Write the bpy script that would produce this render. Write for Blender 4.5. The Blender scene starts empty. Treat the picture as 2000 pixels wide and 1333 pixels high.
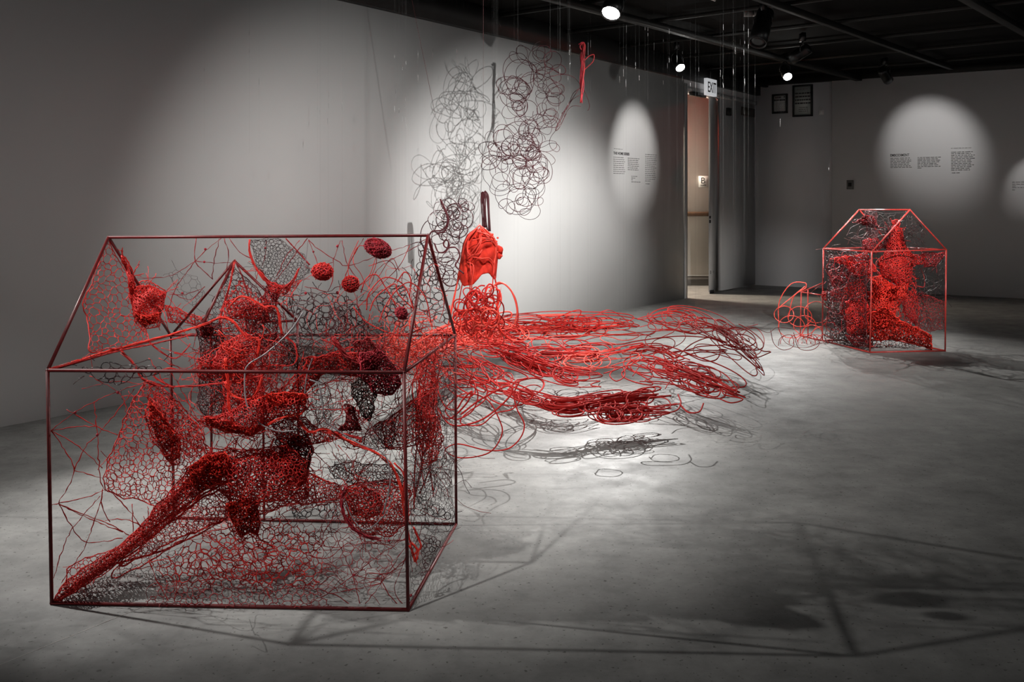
import bpy, math, random
import numpy as np
from mathutils import Vector, Matrix, Quaternion
from mathutils.geometry import delaunay_2d_cdt

random.seed(7)
RNG = np.random.default_rng(11)
SC = bpy.context.scene
COL = SC.collection

# ------------------------------------------------------------------ camera
F, HZ, H = 1950.0, 390.0, 1.15          # focal length (px), horizon row, eye height (m)
cam_d = bpy.data.cameras.new('camera')
cam_d.sensor_width = 36.0
cam_d.lens = F / 2000.0 * 36.0
cam_d.shift_y = -(666.5 - HZ) / 2000.0
cam_d.clip_start = 0.02
cam = bpy.data.objects.new('camera', cam_d)
cam.location = (0, 0, H)
cam.rotation_euler = (math.radians(90), 0, 0)
COL.objects.link(cam)
SC.camera = cam

# ------------------------------------------------------------------ world, exposure
w = bpy.data.worlds.new('world'); SC.world = w
w.use_nodes = True
w.node_tree.nodes['Background'].inputs[0].default_value = (0.95, 0.97, 1.0, 1)
w.node_tree.nodes['Background'].inputs[1].default_value = 0.17
SC.view_settings.view_transform = 'Standard'
SC.view_settings.look = 'None'
SC.view_settings.gamma = 1.0
SC.view_settings.use_curve_mapping = False
SC.view_settings.exposure = 1.0

# lamp table: position, target, watts, cone degrees, blend, colour (used by the track light builder)
WARM = (1.0, 0.965, 0.90)
COOL = (1.0, 0.985, 0.96)
LAMPS = {
    'front_left':  ((-1.30, 1.75, 2.50), (-0.20, 3.90, 0.2), 95, 54, 0.8, COOL),
    'wall_side':   ((-3.15, 3.45, 2.30), (-0.50, 3.70, 0.0), 150, 52, 0.7, COOL),
    'right_side':  ((1.34, 3.46, 2.50), (-0.95, 3.90, 0.0), 120, 50, 0.7, COOL),
    'wall_wash':   ((3.81, 6.68, 2.28), (0.60, 9.55, 0.10), 420, 46, 0.8, COOL),
    'wall_front':  ((2.60, 4.00, 2.32), (0.06, 8.82, 0.72), 950, 41, 1.0, COOL),
    'wall_fill':   ((0.60, 3.00, 2.50), (-0.85, 7.48, 0.28), 240, 60, 1.0, COOL),  # added fill lamp out of view, evens out the left wall
    'text_left':   ((2.68, 9.60, 2.50), None, 66, 37, 0.8, COOL),
    'text_right':  ((4.26, 11.30, 2.50), None, 17, 56, 0.75, COOL),
    'label_right': ((5.70, 10.20, 2.50), None, 32, 20, 0.8, COOL),
    'flow_near':   ((0.69, 6.98, 2.45), (-0.22, 5.25, 0.0), 355, 63, 0.9, COOL),
    'door_side':   ((1.68, 9.95, 2.46), (2.35, 7.30, 0.1), 330, 54, 0.9, COOL),
    'corner_side': ((2.97, 10.75, 2.47), (3.00, 7.75, 0.35), 150, 44, 0.8, COOL),
    'house_front': ((2.45, 3.30, 2.50), (2.75, 8.30, 0.55), 560, 26, 0.8, COOL),
}

# ------------------------------------------------------------------ geometry helpers
def at(px, py, Y):
    return Vector(((px - 1000.0) * Y / F, Y, H - (py - HZ) * Y / F))
def fl(px, py, z=0.0):
    Y = F * (H - z) / (py - HZ)
    return Vector(((px - 1000.0) * Y / F, Y, z))

def mesh_obj(name, verts, faces, mat, parent=None, smooth=True):
    """verts: (N,3) array, faces: list of (M,k) int arrays"""
    me = bpy.data.meshes.new(name)
    verts = np.asarray(verts, dtype=np.float32)
    loops = np.concatenate([np.asarray(f, dtype=np.int32).ravel() for f in faces])
    totals = np.concatenate([np.full(len(f), np.asarray(f).shape[1], dtype=np.int32) for f in faces])
    starts = np.concatenate([[0], np.cumsum(totals)[:-1]]).astype(np.int32)
    me.vertices.add(len(verts)); me.vertices.foreach_set('co', verts.ravel())
    me.loops.add(len(loops)); me.loops.foreach_set('vertex_index', loops)
    me.polygons.add(len(totals)); me.polygons.foreach_set('loop_start', starts)
    me.polygons.foreach_set('loop_total', totals)
    me.update(calc_edges=True)
    if smooth: me.polygons.foreach_set('use_smooth', np.ones(len(totals), dtype=bool))
    me.materials.append(M[mat] if isinstance(mat, str) else mat)
    o = bpy.data.objects.new(name, me)
    COL.objects.link(o)
    if parent is not None: adopt(o, parent)
    return o
def adopt(o, parent):
    o.parent = parent
    o.matrix_parent_inverse = Matrix.Translation(parent.location).inverted() if parent.parent is None else Matrix()
    if parent.parent is not None:
        o.matrix_parent_inverse = Matrix.Translation(parent.location).inverted()

def thing(name, label, cat, loc=(0, 0, 0), group=None):
    o = bpy.data.objects.new(name, None); COL.objects.link(o)
    o.empty_display_size = 0.1
    o.location = loc
    o['label'] = label; o['category'] = cat
    if group: o['group'] = group
    return o
def tag(o, label, cat, group=None):
    o['label'] = label; o['category'] = cat
    if group: o['group'] = group
    return o

class MB:
    """collects vertices and faces of one mesh"""
    def __init__(s): s.v = []; s.f = {}; s.n = 0
    def add(s, v, faces):
        v = np.asarray(v, dtype=float).reshape(-1, 3)
        for f in faces:
            f = np.asarray(f, dtype=np.int64)
            s.f.setdefault(f.shape[1], []).append(f + s.n)
        s.v.append(v); s.n += len(v)
        return s
    def build(s, name, mat, parent=None, smooth=True):
        return mesh_obj(name, np.concatenate(s.v), [np.concatenate(a) for a in s.f.values()], mat, parent, smooth)
    # closed hexahedron from 8 corners (bottom ring then top ring)
    def hexa(s, c):
        return s.add([tuple(p) for p in c], [[(3, 2, 1, 0), (4, 5, 6, 7), (0, 1, 5, 4), (1, 2, 6, 5), (2, 3, 7, 6), (3, 0, 4, 7)]])
    def box(s, lo, hi):
        x0, y0, z0 = lo; x1, y1, z1 = hi
        return s.hexa([(x0, y0, z0), (x1, y0, z0), (x1, y1, z0), (x0, y1, z0), (x0, y0, z1), (x1, y0, z1), (x1, y1, z1), (x0, y1, z1)])
    # box laid along a floor segment p-q, thickness t to the side n
    def slab(s, p, q, n, t, z0, z1):
        p = Vector(p); q = Vector(q); n = Vector(n) * t
        r = [(p.x, p.y), (q.x, q.y), (q.x + n.x, q.y + n.y), (p.x + n.x, p.y + n.y)]
        return s.hexa([(a, b, z0) for a, b in r] + [(a, b, z1) for a, b in r])
    def tube(s, P, r, sides=4, closed=False, caps=True):
        P = np.asarray(P, dtype=float)
        if P.ndim == 2: P = P[None]
        m, k, _ = P.shape
        if closed:
            T = np.roll(P, -1, 1) - np.roll(P, 1, 1)
        else:
            T = np.empty_like(P); T[:, 1:-1] = P[:, 2:] - P[:, :-2]; T[:, 0] = P[:, 1] - P[:, 0]; T[:, -1] = P[:, -1] - P[:, -2]
        T /= np.maximum(np.linalg.norm(T, axis=2, keepdims=True), 1e-9)
        ref = np.where(np.abs(T[:, 0, 2:3]) < 0.9, np.array([[0, 0, 1.0]]), np.array([[1.0, 0, 0]]))
        n = np.cross(T[:, 0], ref); n /= np.linalg.norm(n, axis=1, keepdims=True)
        N = np.empty_like(P)
        for i in range(k):
            n = n - (n * T[:, i]).sum(1, keepdims=True) * T[:, i]
            n /= np.maximum(np.linalg.norm(n, axis=1, keepdims=True), 1e-9)
            N[:, i] = n
        B = np.cross(T, N)
        R = np.broadcast_to(np.asarray(r, dtype=float), (m, k)) if np.ndim(r) != 1 else np.broadcast_to(np.asarray(r, dtype=float)[:, None] if len(r) == m and m != k else np.asarray(r, dtype=float)[None], (m, k))
        a = np.arange(sides) * 2 * math.pi / sides + math.pi / sides
        V = P[:, :, None] + R[:, :, None, None] * (np.cos(a)[None, None, :, None] * N[:, :, None] + np.sin(a)[None, None, :, None] * B[:, :, None])
        idx = np.arange(m * k * sides).reshape(m, k, sides)
        nx = np.roll(idx, -1, 2)
        if closed:
            up = np.roll(idx, -1, 1); nu = np.roll(nx, -1, 1)
            q = np.stack([idx, nx, nu, up], -1).reshape(-1, 4)
        else:
            q = np.stack([idx[:, :-1], nx[:, :-1], nx[:, 1:], idx[:, 1:]], -1).reshape(-1, 4)
        fs = [q]
        if caps and not closed:
            fs.append(np.concatenate([idx[:, 0, ::-1], idx[:, -1]]))
        return s.add(V.reshape(-1, 3), fs)
    def sphere(s, c, r, seg=10, rings=6, M3=None):
        c = np.asarray(c, dtype=float); r = np.broadcast_to(np.asarray(r, dtype=float), (3,))
        th = np.linspace(0, math.pi, rings + 1)[1:-1]; ph = np.arange(seg) * 2 * math.pi / seg
        g = np.stack([np.sin(th)[:, None] * np.cos(ph), np.sin(th)[:, None] * np.sin(ph), np.broadcast_to(np.cos(th)[:, None], (rings - 1, seg))], -1).reshape(-1, 3)
        v = np.concatenate([g, [[0, 0, 1]], [[0, 0, -1]]]) * r
        if M3 is not None: v = v @ np.asarray(M3).T
        i = np.arange((rings - 1) * seg).reshape(rings - 1, seg); n = np.roll(i, -1, 1)
        q = np.stack([i[:-1], i[1:], n[1:], n[:-1]], -1).reshape(-1, 4)
        t1 = np.stack([np.full(seg, len(g)), i[0], n[0]], -1); t2 = np.stack([np.full(seg, len(g) + 1), n[-1], i[-1]], -1)
        return s.add(v + c, [q, np.concatenate([t1, t2])])
    # surface of revolution about a ray: profile list of (radius, distance along axis)
    def lathe(s, origin, axis, prof, seg=20):
        axis = Vector(axis).normalized(); rot = axis.to_track_quat('Z', 'Y').to_matrix()
        o = np.array(origin)
        ph = np.arange(seg) * 2 * math.pi / seg
        v = np.concatenate([np.stack([r * np.cos(ph), r * np.sin(ph), np.full(seg, h)], -1) for r, h in prof])
        v = v @ np.array(rot).T + o
        i = np.arange(len(prof) * seg).reshape(len(prof), seg); n = np.roll(i, -1, 1)
        return s.add(v, [np.stack([i[:-1], n[:-1], n[1:], i[1:]], -1).reshape(-1, 4), i[:1, ::-1].copy(), i[-1:].copy()])

def catmull(pts, per=8, closed=False):
    p = np.asarray(pts, dtype=float)
    if closed: e = np.concatenate([p[-1:], p, p[:2]])
    else: e = np.concatenate([2 * p[:1] - p[1:2], p, 2 * p[-1:] - p[-2:-1]])
    t = np.linspace(0, 1, per, endpoint=False)[None, :, None]
    a, b, c, d = e[:-3, None], e[1:-2, None], e[2:-1, None], e[3:, None]
    o = 0.5 * (2 * b + (c - a) * t + (2 * a - 5 * b + 4 * c - d) * t * t + (3 * b - a - 3 * c + d) * t ** 3)
    o = o.reshape(-1, p.shape[1])
    return o if closed else np.concatenate([o, p[-1:]])
def resample(p, n):
    p = np.asarray(p); d = np.concatenate([[0], np.cumsum(np.linalg.norm(np.diff(p, axis=0), axis=1))])
    s = np.linspace(0, d[-1], n)
    return np.stack([np.interp(s, d, p[:, i]) for i in range(p.shape[1])], -1)
def atv(x, y, Y):
    x = np.asarray(x, float); y = np.asarray(y, float); Y = np.broadcast_to(np.asarray(Y, float), x.shape)
    return np.stack([(x - 1000) * Y / F, Y, H - (y - HZ) * Y / F], -1)

# ------------------------------------------------------------------ materials
M = {}
def mat(name, col, rough=0.5, var=None, scale=20.0, metal=0.0, spec=0.5, emit=None, estr=0.0, bump=0.0, detail=3.0):
    m = bpy.data.materials.new(name); m.use_nodes = True
    nt = m.node_tree; b = nt.nodes['Principled BSDF']
    b.inputs['Roughness'].default_value = rough
    b.inputs['Metallic'].default_value = metal
    b.inputs['Specular IOR Level'].default_value = spec
    b.inputs['Base Color'].default_value = (*col, 1)
    if emit:
        b.inputs['Emission Color'].default_value = (*emit, 1); b.inputs['Emission Strength'].default_value = estr
    if var or bump:
        g = nt.nodes.new('ShaderNodeNewGeometry')
        n = nt.nodes.new('ShaderNodeTexNoise'); n.inputs['Scale'].default_value = scale; n.inputs['Detail'].default_value = detail
        nt.links.new(g.outputs['Position'], n.inputs['Vector'])
        if var:
            r = nt.nodes.new('ShaderNodeValToRGB')
            r.color_ramp.elements[0].position = 0.32; r.color_ramp.elements[1].position = 0.68
            r.color_ramp.elements[0].color = (*col, 1); r.color_ramp.elements[1].color = (*var, 1)
            nt.links.new(n.outputs['Fac'], r.inputs['Fac']); nt.links.new(r.outputs['Color'], b.inputs['Base Color'])
        if bump:
            bp = nt.nodes.new('ShaderNodeBump'); bp.inputs['Strength'].default_value = bump; bp.inputs['Distance'].default_value = 0.01
            nt.links.new(n.outputs['Fac'], bp.inputs['Height']); nt.links.new(bp.outputs['Normal'], b.inputs['Normal'])
    M[name] = m
    return m
mat('rod', (0.085, 0.006, 0.007), 0.42, (0.13, 0.009, 0.009), 60, spec=0.35)
mat('rod_light', (0.46, 0.045, 0.035), 0.35, (0.36, 0.030, 0.026), 60)
mat('net_red', (0.66, 0.030, 0.022), 0.6, (0.46, 0.016, 0.016), 16, spec=0.3)
mat('net_bright', (0.86, 0.045, 0.025), 0.6, (0.62, 0.026, 0.018), 18, spec=0.3)
mat('net_maroon', (0.34, 0.014, 0.017), 0.55, (0.17, 0.009, 0.011), 14, spec=0.3)
mat('net_dark', (0.030, 0.012, 0.013), 0.45, (0.10, 0.012, 0.014), 9)
mat('net_black', (0.016, 0.013, 0.014), 0.4, (0.045, 0.014, 0.015), 9)
mat('net_brown', (0.085, 0.035, 0.025), 0.6, (0.05, 0.018, 0.014), 30)
mat('crimson', (0.44, 0.012, 0.030), 0.7, (0.25, 0.008, 0.016), 40)
mat('felt', (0.58, 0.030, 0.014), 0.85, (0.42, 0.018, 0.010), 35, spec=0.25, bump=0.4)
mat('felt_strand', (0.80, 0.040, 0.020), 0.8, (0.55, 0.022, 0.015), 40, spec=0.3)
mat('silver', (0.30, 0.27, 0.275), 0.35, (0.22, 0.19, 0.20), 40)
mat('wire_red', (0.47, 0.022, 0.018), 0.7, (0.36, 0.015, 0.014), 5, spec=0.12)
mat('wire_pink', (0.78, 0.085, 0.055), 0.55, (0.68, 0.055, 0.038), 8, spec=0.25)
mat('wire_dark', (0.070, 0.007, 0.011), 0.45, (0.032, 0.006, 0.009), 6, spec=0.3)
mat('line', (0.35, 0.35, 0.35), 0.5, spec=0.2)
M['line'].node_tree.nodes['Principled BSDF'].inputs['Alpha'].default_value = 0.13
mat('crimp', (0.34, 0.34, 0.34), 0.4)
mat('wall', (0.66, 0.655, 0.645), 0.75, (0.63, 0.625, 0.62), 1.5, spec=0.2, bump=0.03)
mat('wall_grey', (0.69, 0.68, 0.685), 0.7, (0.67, 0.66, 0.665), 1.5, spec=0.2)
mat('hall', (0.80, 0.765, 0.71), 0.7, (0.77, 0.74, 0.69), 1.2, spec=0.2)
mat('door_paint', (0.46, 0.455, 0.45), 0.45, (0.43, 0.425, 0.42), 2.0)
mat('black', (0.008, 0.008, 0.008), 0.6, (0.014, 0.013, 0.012), 3.0)
mat('ceiling', (0.003, 0.0028, 0.0026), 0.9, (0.007, 0.006, 0.005), 1.0, spec=0.1)
mat('grid', (0.022, 0.021, 0.019), 0.6, (0.016, 0.015, 0.014), 6, spec=0.2)
mat('can', (0.006, 0.006, 0.006), 0.35)
mat('lampface', (1, 1, 1), 0.4, emit=(1.0, 0.98, 0.94), estr=30)
mat('white_plastic', (0.62, 0.62, 0.60), 0.4)
mat('grey_plastic', (0.20, 0.19, 0.18), 0.5)
mat('brown_plate', (0.06, 0.048, 0.038), 0.45, (0.045, 0.035, 0.028), 30)
mat('ink', (0.035, 0.034, 0.034), 0.6)
mat('ink_soft', (0.17, 0.165, 0.16), 0.6)
mat('paper', (0.50, 0.50, 0.49), 0.25, (0.47, 0.475, 0.47), 8)
mat('paper_green', (0.40, 0.43, 0.41), 0.06, (0.38, 0.41, 0.39), 8)
mat('wood', (0.24, 0.15, 0.095), 0.4, (0.18, 0.11, 0.07), 25)
mat('steel', (0.45, 0.45, 0.45), 0.35, metal=1.0)
mat('sign_white', (0.80, 0.80, 0.80), 0.4, emit=(0.9, 0.92, 0.95), estr=0.22)
mat('sign_letter', (0.16, 0.155, 0.155), 0.5)
mat('red_glow', (0.5, 0.02, 0.02), 0.5, emit=(1.0, 0.10, 0.05), estr=20.0)
mat('panel_glow', (1, 1, 1), 0.5, emit=(1.0, 0.90, 0.76), estr=3.0)
mat('scratch', (0.62, 0.61, 0.59), 0.5)

def concrete():
    m = bpy.data.materials.new('concrete'); m.use_nodes = True
    nt = m.node_tree; L = nt.links.new; b = nt.nodes['Principled BSDF']
    g = nt.nodes.new('ShaderNodeNewGeometry')
    def noise(scale, detail, rough=0.6, stretch=None):
        n = nt.nodes.new('ShaderNodeTexNoise'); n.inputs['Scale'].default_value = scale
        n.inputs['Detail'].default_value = detail; n.inputs['Roughness'].default_value = rough
        if stretch:
            mp = nt.nodes.new('ShaderNodeMapping'); mp.inputs['Scale'].default_value = stretch
            L(g.outputs['Position'], mp.inputs['Vector']); L(mp.outputs['Vector'], n.inputs['Vector'])
        else: L(g.outputs['Position'], n.inputs['Vector'])
        return n
    def ramp(src, a, b_, ca, cb):
        r = nt.nodes.new('ShaderNodeValToRGB')
        r.color_ramp.elements[0].position = a; r.color_ramp.elements[1].position = b_
        r.color_ramp.elements[0].color = (*ca, 1); r.color_ramp.elements[1].color = (*cb, 1)
        L(src, r.inputs['Fac']); return r
    def mix(t, a, b_, f):
        x = nt.nodes.new('ShaderNodeMix'); x.data_type = 'RGBA'; x.blend_type = t
        if isinstance(f, float): x.inputs[0].default_value = f
        else: L(f, x.inputs[0])
        L(a, x.inputs[6]); L(b_, x.inputs[7]); return x
    big = noise(0.9, 8, 0.62)
    c = ramp(big.outputs['Fac'], 0.30, 0.72, (0.215, 0.212, 0.205), (0.335, 0.330, 0.318))
    mid = noise(5.0, 8, 0.7)
    c2 = ramp(mid.outputs['Fac'], 0.30, 0.70, (0.66, 0.66, 0.66), (1.18, 1.18, 1.17))
    x1 = mix('MULTIPLY', c.outputs[0], c2.outputs[0], 1.0)
    spk = noise(70.0, 2, 0.5)
    c3 = ramp(spk.outputs['Fac'], 0.66, 0.70, (1, 1, 1), (0.45, 0.44, 0.43))
    x2 = mix('MULTIPLY', x1.outputs[2], c3.outputs[0], 1.0)
    pale = noise(2.2, 9, 0.75)
    c4 = ramp(pale.outputs['Fac'], 0.60, 0.78, (0, 0, 0), (0.07, 0.07, 0.068))
    x3 = mix('ADD', x2.outputs[2], c4.outputs[0], 1.0)
    L(x3.outputs[2], b.inputs['Base Color'])
    rr = ramp(mid.outputs['Fac'], 0.3, 0.75, (0.60, 0.60, 0.60), (0.40, 0.40, 0.40))
    L(rr.outputs[0], b.inputs['Roughness'])
    b.inputs['Specular IOR Level'].default_value = 0.30
    bp = nt.nodes.new('ShaderNodeBump'); bp.inputs['Strength'].default_value = 0.12; bp.inputs['Distance'].default_value = 0.01
    L(mid.outputs['Fac'], bp.inputs['Height']); L(bp.outputs['Normal'], b.inputs['Normal'])
    M['concrete'] = m
concrete()

# ------------------------------------------------------------------ the room
CEIL = 2.76
W0 = Vector((-2.58, 5.04, 0)); WD = Vector((0.573, 0.8196, 0)).normalized()      # left wall: a point, its direction
WN = Vector((-WD.y, WD.x, 0))                                                    # away from the room
def wl(px, off=0.0):
    k = (px - 1000) / F
    p0 = W0 + WN * off
    s = (k * p0.y - p0.x) / (WD.x - k * WD.y)
    return p0 + WD * s
CORN = wl(1477)
RD = (fl(2000, 583) - CORN); RD.z = 0; RD.normalize()
RN = Vector((-RD.y, RD.x, 0))
if RN.y < 0: RN = -RN
def wr(px, off=0.0):
    k = (px - 1000) / F
    p0 = CORN + RN * off
    s = (k * p0.y - p0.x) / (RD.x - k * RD.y)
    return p0 + RD * s
def wz(p, py):                       # height of a pixel row at a floor position
    return H - (py - HZ) * p.y / F

def struct(o): o['kind'] = 'structure'; return o
o = struct(MB().box((-14, -7, -0.12), (16, 24, 0.0)).build('floor', 'concrete', smooth=False))
FLOOR = o
o = struct(MB().box((-14, -7, CEIL), (16, 24, CEIL + 0.1)).build('ceiling', 'ceiling', smooth=False))
CEILING = o
wend = wl(1336)
struct(MB().slab(wl(1336) - WD * 16, wend, WN, 0.16, 0, CEIL).build('wall_left', 'wall', smooth=False))
# header above the doorway and the closed half of the double door
dj0, dj1, dj2 = wl(1384), wl(1408), wl(1477)
zdoor = wz(dj1, 191)
struct(MB().slab(wend, dj2, WN, 0.16, zdoor, CEIL).build('wall_door_header', 'wall_grey', smooth=False))
# jamb at the end of the left wall
mb = MB(); mb.slab(wl(1336), wl(1341), -WN, 0.012, 0, zdoor + 0.08); mb.slab(wl(1336, 0.0), wl(1341, 0.0), WN, 0.17, 0, zdoor)
struct(mb.build('trim_1', 'door_paint', smooth=False))
mb = MB(); mb.slab(wl(1341), dj2, -WN, 0.012, zdoor, zdoor + 0.05)
struct(mb.build('trim_2', 'door_paint', smooth=False))
# frame post between the two leaves, with stepped profile
d = struct(MB().slab(dj1 + WD * 0.02, dj2 - WD * 0.03, WN, 0.05, 0.01, zdoor).build('door_1', 'door_paint', smooth=False))
p = wl(1421); z = wz(p, 219)
mb = MB().slab(p - WD * 0.05, p + WD * 0.05, -WN, 0.035, z - 0.045, z + 0.05)
mb.build('door_closer_box', 'black', d, smooth=False)
p = wl(1460); z = wz(p, 219)
mb = MB().slab(wl(1447.5), wl(1472.5), -WN, 0.015, z - 0.055, z + 0.055)
mb.build('plate', 'brown_plate', d, smooth=False)
# open leaf seen edge-on (folded back into the hall side)
d = thing('open_door_leaf', 'grey painted door leaf standing open in the lit doorway, seen edge on', 'door', (dj0.x, dj0.y, 0))
pe = wl(1384)
MB().slab(pe, pe + WD * 0.16, Vector((0.30, 0.954, 0)), 0.85, 0.02, zdoor - 0.01).build('leaf', 'door_paint', d, smooth=False)
for (za, zb) in ((wz(pe, 422), wz(pe, 427)), (wz(pe, 430), wz(pe, 436))):
    MB().slab(pe + WD * 0.02, pe + WD * 0.055, -WN, 0.006, zb, za).build('latch_hole', 'black', d, smooth=False)
for dx in (0.045, 0.12):
    MB().slab(pe + WD * dx, pe + WD * (dx + 0.014), -WN, 0.006, 0.24, 0.28).build('bolt_plate', 'grey_plastic', d, smooth=False)
MB().slab(pe + WD * 0.03, pe + WD * 0.15, -WN, 0.004, 0.0, 0.04).build('floor_bolt', 'black', d, smooth=False)
p = wl(1346, 0.02); z = wz(p, 195)
tag(MB().slab(p, wl(1372, 0.02), -WN, 0.05, zdoor - 0.045, zdoor).build('door_closer', 'black', smooth=False), 'black door closer arm under the doorway header', 'door closer')
# right wall: recessed strip, then a slightly proud plane
pw = wr(1627)
struct(MB().slab(CORN - RD * 0.1, pw, RN, 0.16, 0, CEIL).build('wall_right', 'wall_grey', smooth=False))
struct(MB().slab(pw - RN * 0.05, pw - RN * 0.05 + RD * 14, RN, 0.2, 0, CEIL).build('wall_right_front', 'wall_grey', smooth=False))
# black bands where the wall tops meet the ceiling
struct(MB().slab(wl(1336) - WD * 16, wl(1477), -WN, 0.06, 2.545, CEIL).build('trim_3', 'black', smooth=False))
struct(MB().slab(CORN - WD * 0.0, CORN + RD * 15, -RN, 0.07, 2.672, CEIL).build('trim_4', 'black', smooth=False))
# hall behind the doorway
HY = 13.35
struct(MB().box((-3, HY, 0), (2.98, HY + 0.1, CEIL)).build('wall_hall', 'hall', smooth=False))
struct(MB().box((-3, HY - 0.02, 0), (2.98, HY, 0.125)).build('baseboard_hall', 'grey_plastic', smooth=False))
struct(MB().box((-3, HY - 0.025, 0.125), (2.98, HY, 0.14)).build('trim_5', 'white_plastic', smooth=False))
r = thing('handrail', 'brown wooden handrail along the hall wall beyond the doorway', 'handrail', (2.4, HY, 0.0))
zr = H - (418 - HZ) * HY / F
MB().tube([(-2.5, HY - 0.07, zr), (2.9, HY - 0.07, zr)], 0.03, 10).build('rail', 'wood', r)
for x in (1.2, 2.05, 2.9):
    MB().tube([(x, HY - 0.07, zr - 0.02), (x, HY - 0.06, zr - 0.06), (x, HY, zr - 0.08)], 0.008, 6).build('bracket', 'steel', r)
# hall light panel and hidden red exit lamp of the hall
hp = thing('hall_light', 'warm light panel on the hall ceiling beyond the doorway', 'ceiling light', (1.75, 12.55, CEIL))
MB().box((0.65, 12.35, CEIL - 0.03), (1.25, 12.85, CEIL - 0.005)).build('diffuser', 'panel_glow', hp, smooth=False)
la = bpy.data.lights.new('hall_light_glow', 'AREA'); la.energy = 92; la.size = 0.4; la.color = (1.0, 0.86, 0.70)
lo = bpy.data.objects.new('hall_light_glow', la); lo.location = (0.95, 12.62, CEIL - 0.04); COL.objects.link(lo); adopt(lo, hp)
tag(MB().box((2.07, HY - 0.12, 2.26), (2.15, HY, 2.42)).build('exit_lamp', 'red_glow', smooth=False), 'small red exit lamp glowing on the hall wall behind the gallery wall', 'exit lamp')

# ceiling grid bars
def bar(p, q, wd, ht, z, m='grid'):
    p = Vector(p); q = Vector(q); dd = (q - p).normalized(); n = Vector((-dd.y, dd.x, 0))
    MB().slab(p - n * wd / 2, q - n * wd / 2, n, wd, z - ht, z).build('grid_bar', m, CEILING, smooth=False)
gd1 = Vector((1.24, 1.54, 0)).normalized()
b0 = Vector((0.39, 7.66, 0))
gd2 = Vector((gd1.y, -gd1.x, 0))
for i in range(-2, 7):
    c = b0 + gd2 * (i * 1.22)
    bar(c - gd1 * 9, c + gd1 * (6.5 - 0.55 * i if i > 0 else 7 + 0.0 * i), 0.075 if i % 2 == 0 else 0.045, 0.05, 2.70)
for i in range(-5, 7):
    c = b0 + gd1 * (i * 1.05 + 0.35)
    bar(c - gd2 * 2.0, c + gd2 * 9, 0.035, 0.03, 2.735)

# ------------------------------------------------------------------ track lights
def track_light(loc, target, watts, cone, blend, col, label, lit=True, length=0.2, rad=0.055, light=True):
    loc = Vector(loc); target = Vector(target); ax = (target - loc).normalized()
    t = thing('track_light', label, 'track light', (loc.x, loc.y, CEIL - 0.06), 'black track lights under the ceiling')
    b = loc - ax * length                                    # back of the can; loc is the mouth
    MB().lathe(b, ax, [(rad * 0.55, -0.012), (rad * 0.95, 0.0), (rad, 0.02), (rad, length * 0.55), (rad * 1.03, length * 0.56), (rad * 1.03, length), (rad * 0.93, length), (rad * 0.9, length - 0.012)], 22).build('lamp_can', 'can', t)
    MB().lathe(loc - ax * 0.0125, ax, [(rad * 0.9, 0.0), (rad * 0.9, 0.002), (rad * 0.4, 0.006)], 22).build('lamp_glass', 'lampface' if lit else 'can', t)
    mid = b + ax * length * 0.35
    side = ax.cross(Vector((0, 0, 1))).normalized()
    top = Vector((mid.x, mid.y, CEIL - 0.10))
    mb = MB(); mb.tube([tuple(mid - side * (rad + 0.006)), tuple(mid - side * (rad + 0.006) + Vector((0, 0, 0.05))), tuple(top)], 0.006, 6)
    mb.tube([tuple(mid + side * (rad + 0.006)), tuple(mid + side * (rad + 0.006) + Vector((0, 0, 0.05))), tuple(top)], 0.006, 6)
    mb.build('yoke', 'can', t)
    MB().box((top.x - 0.02, top.y - 0.05, top.z), (top.x + 0.02, top.y + 0.05, CEIL - 0.02)).build('track_adapter', 'can', t, smooth=False)
    if light:
        ld = bpy.data.lights.new('lamp_beam', 'SPOT'); ld.energy = watts; ld.spot_size = math.radians(cone); ld.spot_blend = blend
        ld.shadow_soft_size = 0.022; ld.color = col
        lo = bpy.data.objects.new('lamp_beam', ld); COL.objects.link(lo)
        lo.location = loc + ax * 0.012; lo.rotation_euler = ax.to_track_quat('-Z', 'Y').to_euler()
        adopt(lo, t)
    return t
def lamp(key, label, target=None, lit=True, **kw):
    p, tg, wt, cone, bl, c = LAMPS[key]
    return track_light(p, tg if tg is not None else target, wt, cone, bl, c, label, lit, **kw)
lamp('front_left', 'black track light above the large wire house, nearest the camera')
lamp('wall_side', 'black track light beside the left wall near the large wire house')
lamp('right_side', 'black track light over the open floor right of the large wire house')
lamp('wall_wash', 'black track light over the open floor aimed at the left wall')
lamp('wall_front', 'black track light over the middle floor aimed at the hanging wire cloud')
lamp('wall_fill', 'added unseen fill lamp near the camera, brightening the left wall behind the large house')
tl = wl(1240); lamp('text_left', 'black track light aimed at the left wall text', Vector((tl.x, tl.y, wz(tl, 300))))
tr = wr(1815); lamp('text_right', 'black cylinder track light hanging before the pale pool of light on right wall', Vector((tr.x, tr.y, wz(tr, 285))), lit=False)
tr2 = wr(2012); lamp('label_right', 'black track light aimed at the small label at the far right', Vector((tr2.x, tr2.y, wz(tr2, 368))), lit=False)
lamp('flow_near', 'large black track light with bright face at the top of the picture', length=0.26, rad=0.07)
lamp('door_side', 'glaring track light facing the camera above the left wall end', rad=0.05)
lamp('corner_side', 'glaring track light facing the camera beside the framed notices', rad=0.05)
lamp('house_front', 'black track light over the right floor aimed at the small wire house')
pc = at(1480, 84, 7.9)
track_light(pc, pc + Vector((-0.35, -0.5, -0.95)), 0, 30, 1, COOL, 'dark unlit track light under the ceiling right of the doorway', False, 0.32, 0.07, False)

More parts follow.
